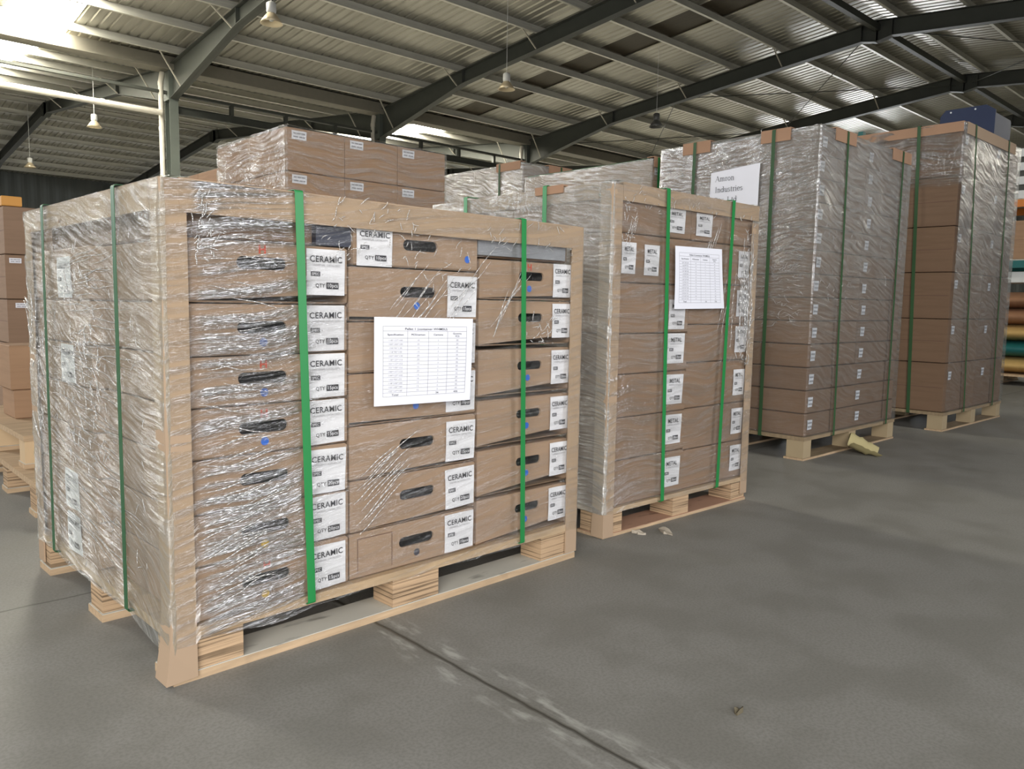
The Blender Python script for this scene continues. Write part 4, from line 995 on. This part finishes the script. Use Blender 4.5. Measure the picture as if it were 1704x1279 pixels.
wrap(FC, 1.1, 1.12, 0.15, 1.70, [M_F_MID, M_F_MID, M_F_MID, M_F_LEFT], 'stretch wrap on the load right behind the signed tall load', 0.006, 31.0, 0.05, 0.005, 0.02)
guard_h(FC, 'x', 0.01, 0.3, -0.012, 1.712, 'cardboard pad on the front edge behind the signed tall load', 0.06, mat=M_PAD, name='edge_pad')
strap(FC, 'y', 0.05, 0.05, 0, 1.12, 0.12, 1.71, 'green strap on the front corner of the load behind the signed one', 0.02, 0.014)
# a lower wrapped load beyond, only its top left edge shows
FD = frame(2.27, 5.30, 0.0)
pallet(FD, 0.62, 1.0, 0.125, 'wooden pallet under the farthest carton load behind the left column', mblk=M_PLYP)
stack(FD, 1, 2, 5, 0.59, 0.49, 0.127, 0.315, M_CARD3, 'farthest load below left steel column', 'cartons on the farthest load below the column', False)

# ================================================================== LEFT EDGE
FE = frame(0.64, 3.20, 0.0)
pallet(FE, 1.15, 1.05, 0.130, 'empty lower wooden pallet on the floor at the left edge', mblk=M_PLY, group='stacked empty pallets at the left edge')
FE2 = frame(0.665, 3.47, 0.012) @ Matrix.Translation((0, 0, 0.131))
pallet(FE2, 1.10, 1.05, 0.130, 'empty upper wooden pallet stacked on another at the left edge', mblk=M_PLYP, group='stacked empty pallets at the left edge')
carton(FE2, 0.075, 0.50, 0.131, 0.25, 0.22, 0.125, M_CARD3, 'small lower carton on the stacked pallets at the left edge', 'small cartons on the empty pallets')
carton(FE2, 0.065, 0.50, 0.258, 0.26, 0.24, 0.195, M_CARD3, 'small upper carton on the stacked pallets at the left edge', 'small cartons on the empty pallets')
FG = frame(0.95, 5.2, 0.0)
pallet(FG, 0.9, 1.1, 0.125, 'wooden pallet under the brown cartons at the left edge', mblk=M_PLYP)
hg = [0.127, 0.262, 0.530, 0.780, 1.032, 1.300]
for i in range(5):
    c = carton(FG, 0.0, 0.0, hg[i]+0.001, 0.44, 0.54, hg[i+1]-hg[i]-0.004, M_CARD2, 'brown carton in the front stack at the left edge, '+rowname(i, 5), 'brown cartons at the left edge', jit=0.006)
    if i in (2, 3): place_label(c, 0.02+0.02*(3-i), (hg[i+1]-hg[i])*0.80, 0.06, 0.028, 'f', small=True, off=0.002)
    carton(FG, 0.0, 0.55, hg[i]+0.001, 0.44, 0.54, hg[i+1]-hg[i]-0.004, M_CARD3, 'tan carton in the rear stack at the left edge, '+rowname(i, 5), 'tan cartons at the left edge rear')
carton(FG, 0.0, 0.03, 1.302, 0.10, 0.3, 0.055, simple('orange_card', (0.62, 0.30, 0.07), 0.7), 'small orange box on top of the brown cartons at the left edge', None, name='small_box', cat='box')

# ================================================================== RIGHT EDGE rack
FR = T(10.0, 2.0, 0)
e = bpy.data.objects.new('storage_rack', None); C.objects.link(e); e.matrix_world = FR; tag(e, 'storage rack with orange and teal beams at the right edge', 'rack')
for (x, y) in ((0, 0), (0, 2.4), (0.9, 0), (0.9, 2.4)): link('upright', MB().box(x-0.04, y-0.03, 0, x+0.04, y+0.03, 3.0).mesh('upright', M_TEAL), I4, e)
for z, m_ in ((2.0, M_ORANGE), (1.34, M_TEAL)):
    for x in (-0.01, 0.88): link('beam', MB().box(x, 0.03, z-0.05, x+0.03, 2.37, z+0.03).mesh('beam', m_), I4, e)
    link('shelf', MB().box(0.02, 0.03, z+0.03, 0.88, 2.37, z+0.045).mesh('shelf', M_DECKG), I4, e)
for i in range(4):
    o = link('white_tray', MB().prism([(0.02, 0), (0.98, 0), (1.0, 0.085), (0.0, 0.085)], 'x', 0, 0.8).mesh('white_tray', M_WHITE), FR @ T(0.03, 0.25, 2.046+i*0.15)); tag(o, 'white tray on the top rack shelf at the right edge, %s in its pile' % ['lowest', 'second', 'third', 'topmost'][i], 'tray', 'white trays on the rack')
    if i < 3:
        o = link('dark_spacer', MB().box(0.02, 0.02, 0, 0.78, 0.98, 0.064).mesh('dark_spacer', M_STEEL), FR @ T(0.03, 0.25, 2.132+i*0.15)); tag(o, 'dark spacer between white trays on the rack, %s one' % ['lowest', 'middle', 'topmost'][i], 'spacer', 'dark spacers on the rack')
for i, (yy, hh, mt) in enumerate(((0.1, 0.30, M_CARD2), (0.5, 0.42, M_CARD3), (0.95, 0.36, M_CARD2))):
    carton(FR, 0.05, yy, 1.387, 0.5, 0.36, hh, mt, 'carton on the middle rack shelf, %s of three' % ['rightmost', 'middle', 'leftmost'][i], 'cartons on the rack')
carton(FR, 0.10, 0.3, 0.232+0.90, 0.5, 0.6, 0.12, M_WHITE, 'white carton lying on the sacks under the rack shelf', None, name='white_carton')
pallet(FR @ T(-0.15, 0.2, 0), 0.95, 1.1, 0.125, 'wooden pallet under the sacks at the right edge', mblk=M_PLYP)
def sack(x, y, z, l, w_, h, m_, lab, rz):
    mb = MB(); n, k = 16, 8; vs = []
    for j in range(k+1):
        v = j/k
        for i in range(n):
            t = 2*PI*i/n; c, s_ = math.cos(t), math.sin(t)
            sx = math.copysign(abs(c)**0.6, c)*0.5; sy = math.copysign(abs(s_)**0.6, s_)*0.5
            r = math.sin(PI*min(max(v, 0.0), 1))**0.35 if 0 < v < 1 else 0.3
            q = 1+0.08*noise.noise(Vector((sx*5+x, sy*5, v*3+z*7)))
            vs.append((sx*l*r*q, sy*w_*r*q, v*h))
    fs = [(j*n+i, j*n+(i+1) % n, (j+1)*n+(i+1) % n, (j+1)*n+i) for j in range(k) for i in range(n)]+[tuple(range(n))[::-1], tuple(range(k*n, k*n+n))]
    mb.add(vs, fs); tag(link('sack', mb.mesh('sack', m_, True), FR @ T(x, y, z, rz)), lab, 'sack', 'sacks stacked under the rack')
for i in range(5): sack(0.30, 0.62, 0.127+i*0.18, 0.85, 1.0, 0.180, (M_SACK, M_TEAL, M_SACK, M_SACK2, M_SACK2)[i], '%s sack in the pile under the rack at the right edge, %s' % (('yellow', 'teal', 'yellow', 'brown', 'brown')[i], ['lowest', 'second up', 'third up', 'fourth up', 'topmost'][i]), 0.05*i)

# ================================================================== floor litter
def scrap(name, x, y, s, m_, lab, seed, cat='scrap'):
    mb = MB(); n = 9; r2 = random.Random(seed); vs = [(0, 0, 0.007)]
    for i in range(n):
        t = 2*PI*i/n; r = s*r2.uniform(0.45, 1.0); vs.append((r*math.cos(t)*1.5, r*math.sin(t)*0.6, r2.uniform(0.002, 0.014)))
    mb.add(vs, [(0, 1+i, 1+(i+1) % n) for i in range(n)]); mb.add([(v[0], v[1], 0.0012) for v in vs], [(0, 1+(i+1) % n, 1+i) for i in range(n)])
    mb.add([v for v in vs[1:]]+[(v[0], v[1], 0.0012) for v in vs[1:]], [(i, n+i, n+(i+1) % n, (i+1) % n) for i in range(n)])
    tag(link(name, mb.mesh(name, m_), T(x, y, 0, seed)), lab, cat)
scrap('paper_scrap', 2.27, 1.615, 0.038, M_DEBRIS, 'torn paper scrap on the floor in front of the metal carton pallet', 1)
scrap('paper_scrap', 2.18, 1.66, 0.020, M_DEBRIS, 'tiny paper bit beside the torn scrap near the metal carton pallet', 2)
scrap('dry_leaf', 1.353, 0.771, 0.013, M_DEBRISD, 'small dry leaf on the open floor at the lower right', 0.2, 'leaf')
scrap('dirt_crumb', 0.60, 0.98, 0.006, M_DEBRISD, 'tiny dark crumb on the floor in front of the nearest pallet', 4, 'crumb')
